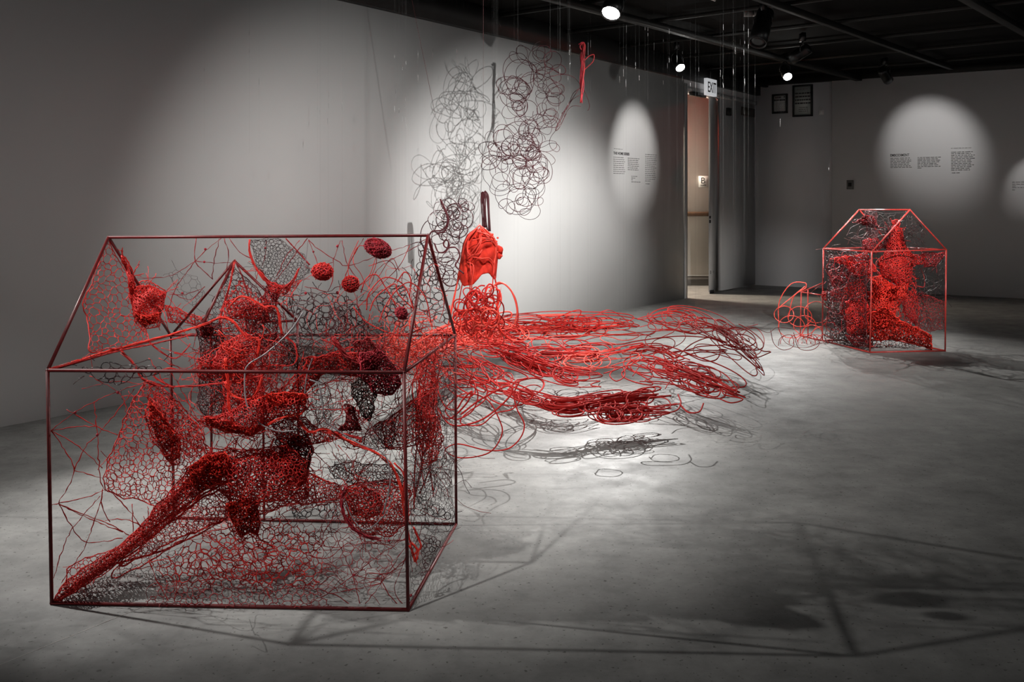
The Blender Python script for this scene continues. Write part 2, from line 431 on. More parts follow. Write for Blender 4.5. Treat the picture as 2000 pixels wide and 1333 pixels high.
# ------------------------------------------------------------------ small fittings
def wall_frame(px0, px1, py0, py1, name, label, paper, wallf, n, rows):
    a, b_ = wallf(px0), wallf(px1)
    c = (a + b_) / 2; z0, z1 = wz(c, py1), wz(c, py0)
    t = thing(name, label, 'framed notice', (c.x, c.y, z0))
    dd = (b_ - a).normalized(); Ln = (b_ - a).length; fw = 0.022
    MB().slab(a, b_, -n, 0.012, z0, z1).build('paper', paper, t, smooth=False)
    for (p, q, za, zb) in ((a, b_, z1 - fw, z1), (a, b_, z0, z0 + fw), (a, a + dd * fw, z0, z1), (b_ - dd * fw, b_, z0, z1)):
        MB().slab(p, q, -n, 0.03, za, zb).build('frame_bar', 'black', t, smooth=False)
    for (u0, u1, v, h, m) in rows:
        mb = MB(); u = u0
        while u < u1 - 0.02:
            l = min(random.uniform(0.06, 0.17), u1 - u)
            mb.slab(a + dd * Ln * u - n * 0.012, a + dd * Ln * (u + l) - n * 0.012, -n, 0.001, z1 - (z1 - z0) * (v + h), z1 - (z1 - z0) * v)
            u += l + 0.025
        mb.build('print_line', m, t, smooth=False)
    return t
wall_frame(1509, 1539, 184, 222, 'framed_notice', 'small framed notice with a black heading bar beside the corner', 'paper', wr, RN,
           [(0.2, 0.55, 0.14, 0.07, 'ink'), (0.75, 0.85, 0.12, 0.07, 'ink'), (0.12, 0.82, 0.27, 0.08, 'ink')] + [(0.12, 0.85, 0.42 + 0.055 * i, 0.018, 'ink_soft') for i in range(8)] + [(0.1, 0.9, 0.88, 0.03, 'ink_soft')])
wall_frame(1549, 1588, 166, 228, 'framed_notice', 'taller framed notice with large lines of print under glass', 'paper_green', wr, RN,
           [(0.2, 0.75, 0.12, 0.03, 'ink_soft')] + [(0.12, 0.9, 0.24 + 0.105 * i, 0.045, 'ink') for i in range(4)] + [(0.3, 0.75, 0.70 + 0.06 * i, 0.02, 'ink_soft') for i in range(3)])
def plate(px0, px1, py0, py1, n, wallf, off, name, label, cat, m, inner=None):
    a, b_ = wallf(px0, off), wallf(px1, off); c = (a + b_) / 2; z0, z1 = wz(c, py1), wz(c, py0)
    t = thing(name, label, cat, (c.x, c.y, z0))
    MB().slab(a, b_, -n, 0.012, z0, z1).build('cover', m, t, smooth=False)
    dd = b_ - a
    if inner: MB().slab(a + dd * 0.25, b_ - dd * 0.25, -n, 0.022, z0 + (z1 - z0) * 0.3, z1 - (z1 - z0) * 0.3).build('insert', inner, t, smooth=False)
    return t
plate(1600, 1609, 210, 224, RN, wr, 0.0, 'wall_plate', 'pale blank wall plate right of the framed notices', 'wall plate', 'wall_grey', 'wall_grey')
plate(1654, 1667, 352, 370, RN, wr, -0.05, 'thermostat', 'grey thermostat on the right wall above the small wire house', 'thermostat', 'grey_plastic', 'black')
# sign B in the hall
t = thing('room_sign', 'white room sign with a black letter B on the hall wall', 'sign', (2.45, HY, 1.3))
x0, x1 = (1364.5 - 1000) * HY / F, (1382 - 1000) * HY / F
zt, zb = H - (344 - HZ) * HY / F, H - (366 - HZ) * HY / F
MB().box((x0, HY - 0.012, zb), (x1 + 0.02, HY, zt)).build('sign_plate', 'white_plastic', t, smooth=False)
def text(body, name, m, parent, origin, xdir, height, width=None, bold=0.0):
    cu = bpy.data.curves.new(name, 'FONT'); cu.body = body; cu.size = 1.0; cu.offset = bold; cu.extrude = 0.004
    tmp = bpy.data.objects.new(name, cu); COL.objects.link(tmp)
    dg = bpy.context.evaluated_depsgraph_get()
    me = bpy.data.meshes.new_from_object(tmp.evaluated_get(dg))
    bpy.data.objects.remove(tmp); bpy.data.curves.remove(cu)
    me.name = name; me.materials.clear(); me.materials.append(M[m])
    co = np.array([v.co[:] for v in me.vertices]); lo_, hi_ = co.min(0), co.max(0)
    sy = height / (hi_[1] - lo_[1]); sx = (width / (hi_[0] - lo_[0])) if width else sy
    X = Vector(xdir).normalized(); Nn = X.cross(Vector((0, 0, 1)))
    o_ = Vector(origin)
    for v, c in zip(me.vertices, co):
        v.co = o_ + X * ((c[0] - lo_[0]) * sx) + Vector((0, 0, (c[1] - lo_[1]) * sy)) + Nn * (0.0005 + c[2] * 0.15)
    ob = bpy.data.objects.new(name, me); COL.objects.link(ob); adopt(ob, parent); return ob
text('B', 'letter', 'ink', t, ((1369 - 1000) * HY / F, HY - 0.0125, H - (358.5 - HZ) * HY / F), (1, 0, 0), 11.5 * HY / F)
MB().box(((1368 - 1000) * HY / F, HY - 0.0135, H - (362.5 - HZ) * HY / F), ((1379 - 1000) * HY / F, HY - 0.012, H - (361 - HZ) * HY / F)).build('braille_line', 'ink', t, smooth=False)
# exit sign above the doorway
pa, pb = wl(1381, -0.10), wl(1400, -0.10); pm = (pa + pb) / 2
zt, zb = wz(pm, 154.5), wz(pm, 187)
t = thing('exit_sign', 'white exit sign hanging above the doorway', 'exit sign', (pm.x, pm.y, zb))
MB().slab(pa, pb, WN, 0.04, zb, zt).build('sign_box', 'sign_white', t, smooth=False)
MB().tube([tuple(pm + WN * 0.02 + Vector((0, 0, zt))), tuple(pm + WN * 0.02 + Vector((0, 0, CEIL - pm.z)))], 0.012, 8).build('stem', 'can', t)
L_ = (pb - pa).length
text('EXIT', 'lettering', 'sign_letter', t, Vector((pa.x, pa.y, zb + (zt - zb) * 0.18)) + WD * L_ * 0.08 - WN * 0.001, WD, (zt - zb) * 0.62, L_ * 0.84, 0.012)
# smoke detector and emergency light on the ceiling
p = at(1384, 26, 7.7)
t = thing('smoke_detector', 'white smoke detector under the black ceiling', 'smoke detector', (p.x, p.y, CEIL))
MB().lathe((p.x, p.y, CEIL), (0, 0, -1), [(0.065, 0), (0.065, 0.02), (0.05, 0.045), (0.02, 0.05)], 18).build('housing', 'white_plastic', t)
MB().tube([(p.x, p.y, CEIL - 0.05), (p.x + 0.05, p.y - 0.02, CEIL - 0.075)], 0.012, 6).build('nozzle', 'white_plastic', t)
p = at(1470, 27, 8.3)
t = thing('emergency_light', 'small twin headed emergency light under the black ceiling', 'emergency light', (p.x, p.y, p.z))
for s_ in (-1, 1):
    MB().box((p.x + s_ * 0.036 - 0.032, p.y - 0.03, p.z - 0.02), (p.x + s_ * 0.036 + 0.032, p.y + 0.03, p.z + 0.025)).build('lamp_head', 'grey_plastic', t, smooth=False)
MB().tube([(p.x, p.y, p.z), (p.x, p.y, CEIL)], 0.012, 8).build('stem', 'can', t)
MB().box((p.x - 0.012, p.y - 0.02, p.z - 0.012), (p.x + 0.012, p.y + 0.02, p.z + 0.012)).build('bridge', 'can', t, smooth=False)

# vinyl wall texts
def wall_text(name, label, wallf, n, off, dirv, head, cols):
    c0 = wallf(head[1], off)
    t = thing(name, label, 'wall text', (c0.x, c0.y, wz(c0, head[3])))
    if head[0]:
        a, b_ = wallf(head[1], off), wallf(head[2], off)
        za, zb_ = wz(a, head[4]), wz(a, head[3])
        text(head[0], 'heading', 'ink', t, Vector((a.x, a.y, za)) - n * 0.0006, dirv, zb_ - za, (b_ - a).length, 0.02)
    for (x0, x1, ys, h, ends, m) in cols:
        a, b_ = wallf(x0, off), wallf(x1, off); Ln = (b_ - a).length; dd = (b_ - a).normalized()
        mb = MB(); ref = wallf(head[1], off)
        for y, e in zip(ys, ends):
            u = 0.0; zc = wz(a, y); hh = h * a.y / F
            while u < e * Ln - 0.01:
                l = min(random.uniform(0.018, 0.06), e * Ln - u)
                mb.slab(a + dd * u - n * 0.0005, a + dd * (u + l) - n * 0.0005, -n, 0.0008, zc - hh / 2, zc + hh / 2)
                u += l + 0.009
        po = mb.build('paragraph', m, t, smooth=False)
        po['kind'] = 'stuff'
    return t
def rows(y0, y1, n): return list(np.linspace(y0, y1, n))
def ends(n, last=0.6): return [random.uniform(0.82, 1.0) for _ in range(n - 1)] + [last]
wall_text('wall_text', 'dark vinyl wall text under a bold heading on the lit left wall', wl, WN, 0.0, WD, ('THE HOME SERIES', 1198, 1229, 296.2, 301.8),
          [(1198, 1223, rows(307, 338.5, 9), 1.3, ends(9, 0.85), 'ink_soft'), (1226, 1249, rows(309, 331.5, 7), 1.3, ends(7, 0.9), 'ink_soft'),
           (1233, 1252, [344.5, 348, 351.5, 355.5], 1.3, [0.6, 0.4, 0.15, 0.95], 'ink_soft'), (1260, 1283, rows(301.5, 353.5, 15), 1.3, ends(15, 0.5), 'ink_soft'),
           (1261, 1270, [359.3], 1.3, [0.9], 'ink_soft'), (1199, 1216, [290.5], 0.9, [1.0], 'ink_soft')])
wall_text('wall_text', 'dark vinyl wall text headed with a bold word on the lit right wall', wr, RN, -0.05, RD, ('EMBODIMENT', 1739, 1776, 301.0, 306.3),
          [(1739, 1784, rows(309.5, 327.5, 7), 1.25, ends(7, 0.95), 'ink_soft'), (1792, 1840, rows(308, 328.5, 8), 1.25, ends(8, 0.16), 'ink_soft'),
           (1857.5, 1904, rows(297.5, 332.5, 12), 1.25, ends(12, 0.8), 'ink_soft'), (1859, 1876, [338], 1.25, [0.9], 'ink_soft'), (1857, 1897, [290], 0.8, [1.0], 'ink_soft')])
wall_text('wall_text', 'small vinyl label in the second pool of light at the far right', wr, RN, -0.05, RD, ('', 1978, 2010, 352, 358),
          [(1977, 2012, [356, 360, 363.5, 366.5], 1.3, [1.0, 0.9, 0.2, 1.0], 'ink_soft'), (1977, 1984, [371], 1.0, [1.0], 'ink_soft')])
# pale scratch on the concrete
a, b_ = fl(0, 1300), fl(330, 1166); dd = (b_ - a).normalized(); nn = Vector((-dd.y, dd.x, 0))
a2 = a - dd * 0.3
MB().slab(a2, b_, nn, 0.0022, 0.0, 0.0006).build('chalk_line', 'scratch', FLOOR, smooth=False)

# ------------------------------------------------------------------ wire net builder
def pip(poly, x, y):
    ins = np.zeros(len(x), bool); n = len(poly)
    for i in range(n):
        x1, y1 = poly[i][:2]; x2, y2 = poly[(i + 1) % n][:2]
        c = ((y1 > y) != (y2 > y)) & (x < (x2 - x1) * (y - y1) / (y2 - y1 + 1e-12) + x1)
        ins ^= c
    return ins
def bdist(poly, x, y):
    d = np.full(len(x), 1e9); n = len(poly)
    for i in range(n):
        a = np.array(poly[i][:2]); b = np.array(poly[(i + 1) % n][:2]); ab = b - a
        t = np.clip(((x - a[0]) * ab[0] + (y - a[1]) * ab[1]) / max(ab @ ab, 1e-9), 0, 1)
        d = np.minimum(d, np.hypot(x - a[0] - t * ab[0], y - a[1] - t * ab[1]))
    return d
def taut(pts):
    """outline drawn between tie points, each side sagging a little inward, roughened"""
    p = np.array(pts, float); n = len(p); c = p[:, :2].mean(0); out = []
    sm = catmull(p, 6, closed=True).reshape(n, 6, 3)
    for i in range(n):
        a, b = p[i], p[(i + 1) % n]; t = np.linspace(0, 1, 6, endpoint=False)[:, None]
        q = a + (b - a) * t
        q = 0.5 * q + 0.5 * sm[i]
        L0 = np.hypot(*(b - a)[:2]); d = c - (a[:2] + b[:2]) / 2; d /= np.linalg.norm(d) + 1e-6
        q[:, :2] += d * (L0 * 0.07 * 4 * t * (1 - t)) + RNG.normal(0, min(1.6, L0 * 0.03), (6, 2)) * (t > 0)
        out.append(q)
    return np.concatenate(out)
class Sheet:
    """a patch of cloth in the air: outline with a depth at each corner, bulging by 'bulge' metres"""
    def __init__(s, poly, Y, bulge=0.0, wob=0.012):
        pts = [(p[0], p[1], p[2] if len(p) > 2 else Y) for p in poly]
        sm = taut(pts)
        s.poly = [tuple(p) for p in sm]; s.raw = np.array(pts)
        A = np.c_[s.raw[:, 0] / 1000, s.raw[:, 1] / 1000, np.ones(len(pts))]
        s.k = np.linalg.lstsq(A, 1 / s.raw[:, 2], rcond=None)[0] if len(pts) > 3 else np.array([0, 0, 1 / Y])
        s.res = s.raw[:, 2] - 1 / (A @ s.k)
        s.bulge = bulge; s.wob = wob; s.ph = RNG.uniform(0, 6.28, 6)
        xs = np.array([p[0] for p in s.poly]); ys = np.array([p[1] for p in s.poly])
        s.bb = (xs.min(), xs.max(), ys.min(), ys.max())
        gx, gy = np.meshgrid(np.linspace(s.bb[0], s.bb[1], 18), np.linspace(s.bb[2], s.bb[3], 18)); gx, gy = gx.ravel(), gy.ravel()
        k = pip(s.poly, gx, gy)
        s.inr = bdist(s.poly, gx[k], gy[k]).max() if k.any() else 5.0
    def depth(s, x, y, sgn=1.0):
        base = 1 / (s.k[0] * x / 1000 + s.k[1] * y / 1000 + s.k[2])
        w_ = 1 / (np.hypot(x[:, None] - s.raw[None, :, 0], y[:, None] - s.raw[None, :, 1]) ** 2 + 30)
        base = base + (w_ * s.res[None]).sum(1) / w_.sum(1)
        if s.bulge:
            d = np.clip(bdist(s.poly, x, y) / (s.inr + 1e-6), 0, 1) * pip(s.poly, x, y)
            base = base - sgn * s.bulge * np.sqrt(1 - (1 - d) ** 2)
        sc = 0.06
        base = base + s.wob * (np.sin(x * sc + s.ph[0]) * np.sin(y * sc * 1.2 + s.ph[1]) + 0.6 * np.sin(x * sc * 2.3 + s.ph[2] + y * sc * 1.7))
        return base
def net(mb, sh, cell, r, style='net', sgn=1.0, jit=0.48, rim=1.6, sides=3, dj=0.0):
    """lay a knotted net of roughly round meshes over the sheet"""
    x0, x1, y0, y1 = sh.bb
    gx = np.arange(x0 - cell, x1 + cell, cell); gy = np.arange(y0 - cell, y1 + cell, cell * 0.866)
    X, Yg = np.meshgrid(gx, gy); X = X + (np.arange(len(gy)) % 2)[:, None] * cell / 2
    x = X.ravel() + RNG.normal(0, jit * cell * 0.6, X.size); y = Yg.ravel() + RNG.normal(0, jit * cell * 0.6, X.size)
    x = x + cell * 0.9 * np.sin(y / cell * 0.55 + sh.ph[3]) * np.sin(x / cell * 0.4 + sh.ph[4]); y = y + cell * 0.9 * np.sin(x / cell * 0.6 + sh.ph[5])
    k = pip(sh.poly, x, y); x, y = x[k], y[k]
    k = bdist(sh.poly, x, y) > cell * 0.3 if len(x) else []
    if len(x): x, y = x[k], y[k]
    pol = np.array([p[:2] for p in sh.poly])
    bp = resample(np.concatenate([pol, pol[:1]]), max(8, int(np.hypot(*np.diff(np.concatenate([pol, pol[:1]]), axis=0).T).sum() / cell)))[:-1]
    bx = np.concatenate([x, bp[:, 0]]); by = np.concatenate([y, bp[:, 1]])
    if len(bx) < 4: return
    pts = [Vector((float(a), float(b))) for a, b in zip(bx, by)]
    vo, ed, fa, *_ = delaunay_2d_cdt(pts, [], [], 0, 0.01)
    V = np.array([(v.x, v.y) for v in vo]); T = np.array([f for f in fa if len(f) == 3])
    if len(T) < 2: return
    C = V[T].mean(1)
    k = pip(sh.poly, C[:, 0], C[:, 1]); T, C = T[k], C[k]
    rm = r * np.median([p[2] for p in sh.raw]) / F
    def lift(P):                                   # (m,k,2) px -> world
        m_, k_ = P.shape[:2]; q = P.reshape(-1, 2)
        dpt = sh.depth(q[:, 0], q[:, 1], sgn)
        if dj: dpt = dpt + RNG.normal(0, dj, len(dpt))
        return atv(q[:, 0], q[:, 1], dpt).reshape(m_, k_, 3)
    if style == 'ring':
        inc = {}
        for ti, t in enumerate(T):
            for v in t: inc.setdefault(int(v), []).append(ti)
        loops = []
        for v, ts in inc.items():
            if len(ts) < 4: continue
            q = C[ts]; c = q.mean(0); a = np.arctan2(q[:, 1] - c[1], q[:, 0] - c[0]); q = q[np.argsort(a)]
            sc_ = RNG.uniform(0.80, 1.02)
            q = c + (q - c) * sc_
            loops.append(resample(np.concatenate([(lp := catmull(q, 4, True)), lp[:1]]), 11)[:-1])
        if loops:
            P = lift(np.array(loops)); mb.tube(P, rm * RNG.uniform(0.8, 1.25, len(P))[:, None], sides, closed=True)
    else:
        em = {}
        for ti, t in enumerate(T):
            for a, b in ((t[0], t[1]), (t[1], t[2]), (t[2], t[0])):
                em.setdefault((min(a, b), max(a, b)), []).append(ti)
        S, E = [], []
        for (a, b), ts in em.items():
            if len(ts) == 2: S.append(C[ts[0]]); E.append(C[ts[1]])
            else: S.append(C[ts[0]]); E.append((V[a] + V[b]) / 2)
        S, E = np.array(S), np.array(E); Mid = (S + E) / 2 + RNG.normal(0, cell * 0.07, S.shape)
        P = lift(np.stack([S, Mid, E], 1))
        mb.tube(P, rm * RNG.uniform(0.75, 1.3, len(P))[:, None], sides, caps=False)
    if rim:
        q = resample(np.concatenate([pol, pol[:1]]), max(24, int(len(pol) * 1.5)))[:-1]
        q = q + RNG.normal(0, 0.5, q.shape)
        mb.tube(lift(q[None]), rm * rim, 4, closed=True)

OUTL = [(112, 724), (222, 474), (826, 470), (870, 655), (872, 1027), (790, 1180), (112, 1172)]
OUTS = [(1612, 490), (1682, 414), (1772, 414), (1840, 490), (1840, 680), (1700, 684), (1612, 662)]
def net_part(parent, name, poly, Y, cell, r, m, bulge=0.03, bag=True, style='net', rim=1.6, dj=0.0, layers=1, jit=0.48, ties=True):
    sh = Sheet(poly, Y, bulge)
    mb = MB()
    big = Y > 5
    dense = cell < (4.0 if big else 5.8)
    if dense: sh.bulge *= 0.6
    if dense: cell, r, dj, jit = cell * (1.28 if big else 1.55), r * (0.74 if big else 0.78), 0.010 * (2 if big else 1), 0.5
    for _ in range(layers):
        net(mb, sh, cell, r, style, 1.0, rim=rim, dj=dj, jit=jit)
        if bag: net(mb, sh, cell * 1.08, r, style, -1.0, rim=0, dj=dj, jit=jit)
    if mb.n == 0: return None
    c = sh.raw[:, :2].mean(0); sc = Y / F
    if ties:
        for q in sh.raw:                                   # threads tying the corners to whatever is near
            for _ in range(int(RNG.integers(0, 3))):
                d = (q[:2] - c); d /= np.linalg.norm(d) + 1e-6; a = RNG.normal(0, 0.6)
                d = np.array([d[0] * math.cos(a) - d[1] * math.sin(a), d[0] * math.sin(a) + d[1] * math.cos(a)])
                l = RNG.uniform(10, 34) * (0.4 if big else 1)
                e = q[:2] + d * l
                if not pip(OUTL if not big else OUTS, e[:1], e[1:])[0]: continue
                k = np.linspace(0, 1, 6)[:, None]; xy = q[:2] + d * l * k + RNG.normal(0, 1.2, (6, 2)) * k
                mb.tube(atv(xy[:, 0], xy[:, 1], q[2] + RNG.normal(0, 0.03) * k[:, 0])[None], r * 0.8 * sc, 3)
    if dense:                                              # loose fibres lifting off the dense crochet
        x0, x1, y0, y1 = sh.bb; n = int((x1 - x0) * (y1 - y0) / (130 if not big else 40))
        x = RNG.uniform(x0, x1, n); y = RNG.uniform(y0, y1, n); k = pip(sh.poly, x, y); x, y = x[k], y[k]
        if len(x):
            a = RNG.uniform(0, 6.28, len(x)); l = RNG.uniform(5, 14, len(x)) * (0.5 if big else 1); t = np.linspace(-0.5, 0.5, 5)
            b = RNG.normal(0, 0.9, len(x))
            X = x[:, None] + l[:, None] * t * np.cos(a)[:, None] - (t ** 2 - 0.1) * (b * l)[:, None] * np.sin(a)[:, None]
            Yp = y[:, None] + l[:, None] * t * np.sin(a)[:, None] + (t ** 2 - 0.1) * (b * l)[:, None] * np.cos(a)[:, None]
            dp = sh.depth(X.ravel(), Yp.ravel(), 1.0).reshape(X.shape) - RNG.uniform(0, 0.02, len(x))[:, None] * (1 + (t * 2) ** 2)
            mb.tube(atv(X, Yp, dp), r * 0.8 * sc, 3)
    o = mb.build(name, m, parent); o['kind'] = 'stuff'
    return o
def strand_pts(pts, Y, per=8):
    p = np.array([(q[0], q[1], q[2] if len(q) > 2 else Y) for q in pts], float)
    c = catmull(p, per)
    return atv(c[:, 0], c[:, 1], c[:, 2])
def strand(parent, name, pts, Y, r, m, fuzz=0.25, sides=5, taper=False, twist=0):
    P = strand_pts(pts, Y); rm = r * np.mean([q[2] if len(q) > 2 else Y for q in pts]) / F
    mb = MB()
    if r < 1.7 or m == 'silver' or fuzz < 0.1:
        n = len(P); rad = np.clip(rm * (1 + fuzz * RNG.normal(0, 0.5, n)), rm * 0.5, rm * 1.6)
        mb.tube(P[None], rad[None] * (0.62 if m == 'silver' else 1), sides)
        return mb.build(name, m, parent)
    n = max(16, int(np.linalg.norm(np.diff(P, axis=0), axis=1).sum() / (rm * 3.2)))
    P = resample(P, n); T = np.gradient(P, axis=0); T /= np.linalg.norm(T, axis=1, keepdims=True) + 1e-9
    U = np.cross(T, [0.3, 1, 0.1]); U /= np.linalg.norm(U, axis=1, keepdims=True) + 1e-9; W_ = np.cross(T, U)
    for k in range(5):                                # yarns wound round each other
        a = np.cumsum(RNG.uniform(0.35, 1.0, n)) * RNG.choice([-1, 1]) + k * 1.3; off = rm * RNG.uniform(0.25, 0.85, n)
        off = np.convolve(np.pad(off, 1, mode='edge'), np.ones(3) / 3, 'valid')
        Q = P + U * (np.cos(a) * off)[:, None] + W_ * (np.sin(a) * off)[:, None]
        mb.tube(Q[None], (rm * RNG.uniform(0.22, 0.42, n))[None], 4)
    h = n * 3; i = RNG.integers(0, n, h); a = RNG.uniform(0, 6.28, h)     # stray fibres
    d0 = U[i] * np.cos(a)[:, None] + W_[i] * np.sin(a)[:, None]; tv = T[i] * RNG.normal(0, 1.6, h)[:, None]
    t = np.linspace(0, 1, 4)[None, :, None]
    Q = P[i][:, None] + (d0 * rm * 0.6)[:, None] + ((d0 * RNG.uniform(0.2, 0.9, h)[:, None] + tv) * rm)[:, None] * t * 1.2 - (d0 * rm * 0.6)[:, None] * t * t
    mb.tube(Q, rm * 0.11, 3)
    return mb.build(name, m, parent)
def threads(parent, name, lines, Y, r, m, beads=None, bead_m='crimson', wig=1.0):
    """a web of thin branching twisted threads; kept in one part"""
    mb = MB()
    rm = r * Y / F
    for l in lines:
        p = np.array([(q[0], q[1], q[2] if len(q) > 2 else Y) for q in l], float)
        L0 = np.hypot(*np.diff(p[:, :2], axis=0).T).sum()
        n = max(4, int(L0 / 7))
        c = resample(catmull(p, 6), n); c[1:-1, :2] += RNG.normal(0, wig, (n - 2, 2))
        P = atv(c[:, 0], c[:, 1], c[:, 2])
        mb.tube(P[None], (rm * RNG.uniform(0.6, 1.5, n))[None], 4)
    o = mb.build(name, m, parent); o['kind'] = 'stuff'
    for b in (beads or []):
        Yb = b[3] if len(b) > 3 else Y
        MB().sphere(at(b[0], b[1], Yb), b[2] * Yb / F, 8, 5).build('bead', bead_m, parent)
    return o
def tangle(parent, name, poly, Y, n, m, r, spread=0.12, span=60, k=5):
    """loose crossing threads filling an outline at mixed depths"""
    x0 = min(p[0] for p in poly); x1 = max(p[0] for p in poly); y0 = min(p[1] for p in poly); y1 = max(p[1] for p in poly)
    paths = []
    tries = 0
    while len(paths) < n and tries < n * 30:
        tries += 1
        c = np.array([RNG.uniform(x0, x1), RNG.uniform(y0, y1)])
        if not pip(poly, c[:1], c[1:])[0]: continue
        a = RNG.uniform(0, 6.28); q = [c]; 
        for _ in range(k - 1):
            a += RNG.normal(0, 0.7); q.append(q[-1] + np.array([math.cos(a), math.sin(a)]) * span / k * RNG.uniform(0.6, 1.4))
        q = np.array(q)
        if not pip(poly, q[:, 0], q[:, 1]).all() and RNG.random() < 0.8: continue
        dpt = np.cumsum(RNG.normal(0, spread * 0.25, k)) + Y + RNG.uniform(-spread, spread)
        c3 = resample(catmull(np.c_[q, dpt], 4), 14)
        paths.append(atv(c3[:, 0], c3[:, 1], c3[:, 2]))
    if not paths: return
    P = np.array(paths)
    mb = MB(); mb.tube(P, (r * Y / F) * RNG.uniform(0.7, 1.4, len(P))[:, None], 3)
    o = mb.build(name, m, parent); o['kind'] = 'stuff'
    return o
def rod(parent, p, q, r, m, sides=8):
    p = Vector(p); q = Vector(q); d_ = (q - p).normalized() * r * 0.6
    return MB().tube([tuple(p - d_), tuple(q + d_)], r, sides).build('frame_rod', m, parent)
def pod(parent, px, py, Y, rx, ry, ang, core, nm):
    """stuffed net ball: core plus knotted net around it"""
    s_ = Y / F; a = math.radians(ang)
    R3 = np.array([[math.cos(a), 0, math.sin(a)], [0, 1, 0], [-math.sin(a), 0, math.cos(a)]])
    c = at(px, py, Y)
    mb = MB(); mb.sphere(c, (rx * s_ * 0.93, (rx + ry) / 2 * s_ * 0.93, ry * s_ * 0.93), 20, 12, R3)
    o = mb.build('pod', core, parent)
    mb = MB(); n = 150
    i = np.arange(n); ph = i * 2.39996; zz = 1 - 2 * (i + 0.5) / n; rr = np.sqrt(1 - zz * zz)
    D = np.stack([rr * np.cos(ph), rr * np.sin(ph), zz], -1)
    paths = []
    for j in range(n):
        d_ = ((D - D[j]) ** 2).sum(1); nb = np.argsort(d_)[1:5]
        for q in nb:
            if q > j or RNG.random() < 0.3:
                mid = D[j] + D[q]; mid /= np.linalg.norm(mid)
                paths.append([D[j], mid, D[q]])
    P = np.array(paths) + RNG.normal(0, 0.05, (len(paths), 3, 3))
    P = (P * np.array([rx, (rx + ry) / 2, ry]) * s_) @ R3.T + np.array(c)
    mb.tube(P, 1.0 * s_, 3)
    k_ = mb.build('pod_net', nm, o); k_['kind'] = 'stuff'
    return o

# ------------------------------------------------------------------ the large wire house
A, B, C_, D_ = fl(101, 1182), fl(797, 1195), fl(891, 1027), fl(340, 1015)
At, Bt, Ct, Dt = at(93, 724, A.y), at(789, 728, B.y), at(889, 655, C_.y), at(333, 655, D_.y)
RL, RR = at(212, 464, (A.y + D_.y) / 2), at(836, 460, (B.y + C_.y) / 2)
RAD = 0.0052
up = Vector((0, 0, RAD))
HB = thing('wire_house', 'large red metal house frame full of crocheted red and black wire nets, nearest the camera', 'sculpture', ((A.x + C_.x) / 2, (A.y + C_.y) / 2, 0))
for p, q in ((A, B), (B, C_), (C_, D_), (D_, A)): rod(HB, p + up, q + up, RAD, 'rod')
for p, q in ((A, At), (B, Bt), (C_, Ct), (D_, Dt)): rod(HB, p + up, q, RAD, 'rod')
for p, q in ((At, Bt), (Bt, Ct), (Ct, Dt), (Dt, At), (At, RL), (Dt, RL), (Bt, RR), (Ct, RR), (RL, RR)): rod(HB, p, q, RAD, 'rod')
# the small house frame set inside it
ia, ib, ic = at(341, 648, 3.30), at(458, 510, 3.25), at(581, 627, 3.20)
i2b = at(395, 640, 3.05)
for p, q in ((ia, ib), (ib, ic), (at(512, 629, 3.2), ic), (ic, at(584, 955, 3.2)), (at(513, 656, 3.45), at(516, 1018, 3.45)), (at(413, 640, 3.3), at(413, 930, 3.3)), (ib, at(395, 636, 3.05))):
    rod(HB, p, q, 0.0042, 'rod')

def N(poly, Y, cell, r, m, bulge=0.03, bag=True, style='net', rim=1.6, dj=0.0, layers=1, name='wire_net', jit=0.48):
    o = net_part(HB, name, poly, Y, cell, r, m, bulge, bag, style, rim, dj, layers, jit)
    if style == 'net' and bag and cell < 10 and m in ('net_red', 'net_bright', 'net_maroon'):       # a slacker second skin behind
        c = np.mean([q[:2] for q in poly], axis=0)
        p2 = [(c[0] + (q[0] - c[0]) * RNG.uniform(0.95, 1.35) + RNG.normal(0, 4), c[1] + (q[1] - c[1]) * RNG.uniform(0.95, 1.3) + RNG.normal(0, 4), (q[2] if len(q) > 2 else Y) + RNG.uniform(0.05, 0.16)) for q in poly]
        p2 = [(min(max(a, 120), 862), min(max(b, 485 + 0.9 * max(0, 230 - a)), 1165), d) for a, b, d in p2]
        net_part(HB, name, p2, Y + 0.1, cell * RNG.uniform(1.2, 1.7), r * 0.75, {'net_red': 'net_red', 'net_bright': 'net_red', 'net_maroon': 'net_maroon'}[m], bulge, False, style, rim, 0.004, 1, 0.5)
    return o
def S(pts, Y, r, m='net_bright', **k): return strand(HB, 'felt_strand', pts, Y, r * 0.95, m, **k)

# left gable
N([(212, 470, 3.21), (185, 528, 3.12), (160, 592, 3.03), (172, 640, 3.0), (176, 690, 2.95), (238, 680, 2.97), (290, 668, 3.1), (286, 640, 3.3), (262, 600, 3.35), (256, 552, 3.33)], 3.1, 12.5, 0.75, 'net_red', 0.02, False, jit=0.42)
N([(238, 500, 3.25), (258, 540, 3.3), (268, 575, 3.33), (262, 610, 3.33), (254, 570, 3.3), (248, 535, 3.28)], 3.3, 6, 1.2, 'net_red', 0.02, layers=2)
N([(257, 563), (290, 557), (323, 571), (319, 602), (308, 628), (280, 637), (262, 620)], 3.30, 6.5, 1.05, 'net_red', 0.05, name='net_bag', layers=2)
N([(262, 612), (285, 618), (310, 612), (306, 630), (280, 637)], 3.27, 4.5, 1.2, 'net_bright', 0.03, name='net_bag', layers=2)
N([(322, 596), (345, 602), (392, 620), (396, 640), (370, 632), (330, 630)], 3.3, 8, 0.8, 'net_red', 0.03)
N([(330, 535), (345, 528), (385, 540), (400, 575), (380, 600), (360, 585), (340, 560)], 3.4, 13, 0.35, 'net_black', 0.02, False, rim=1)
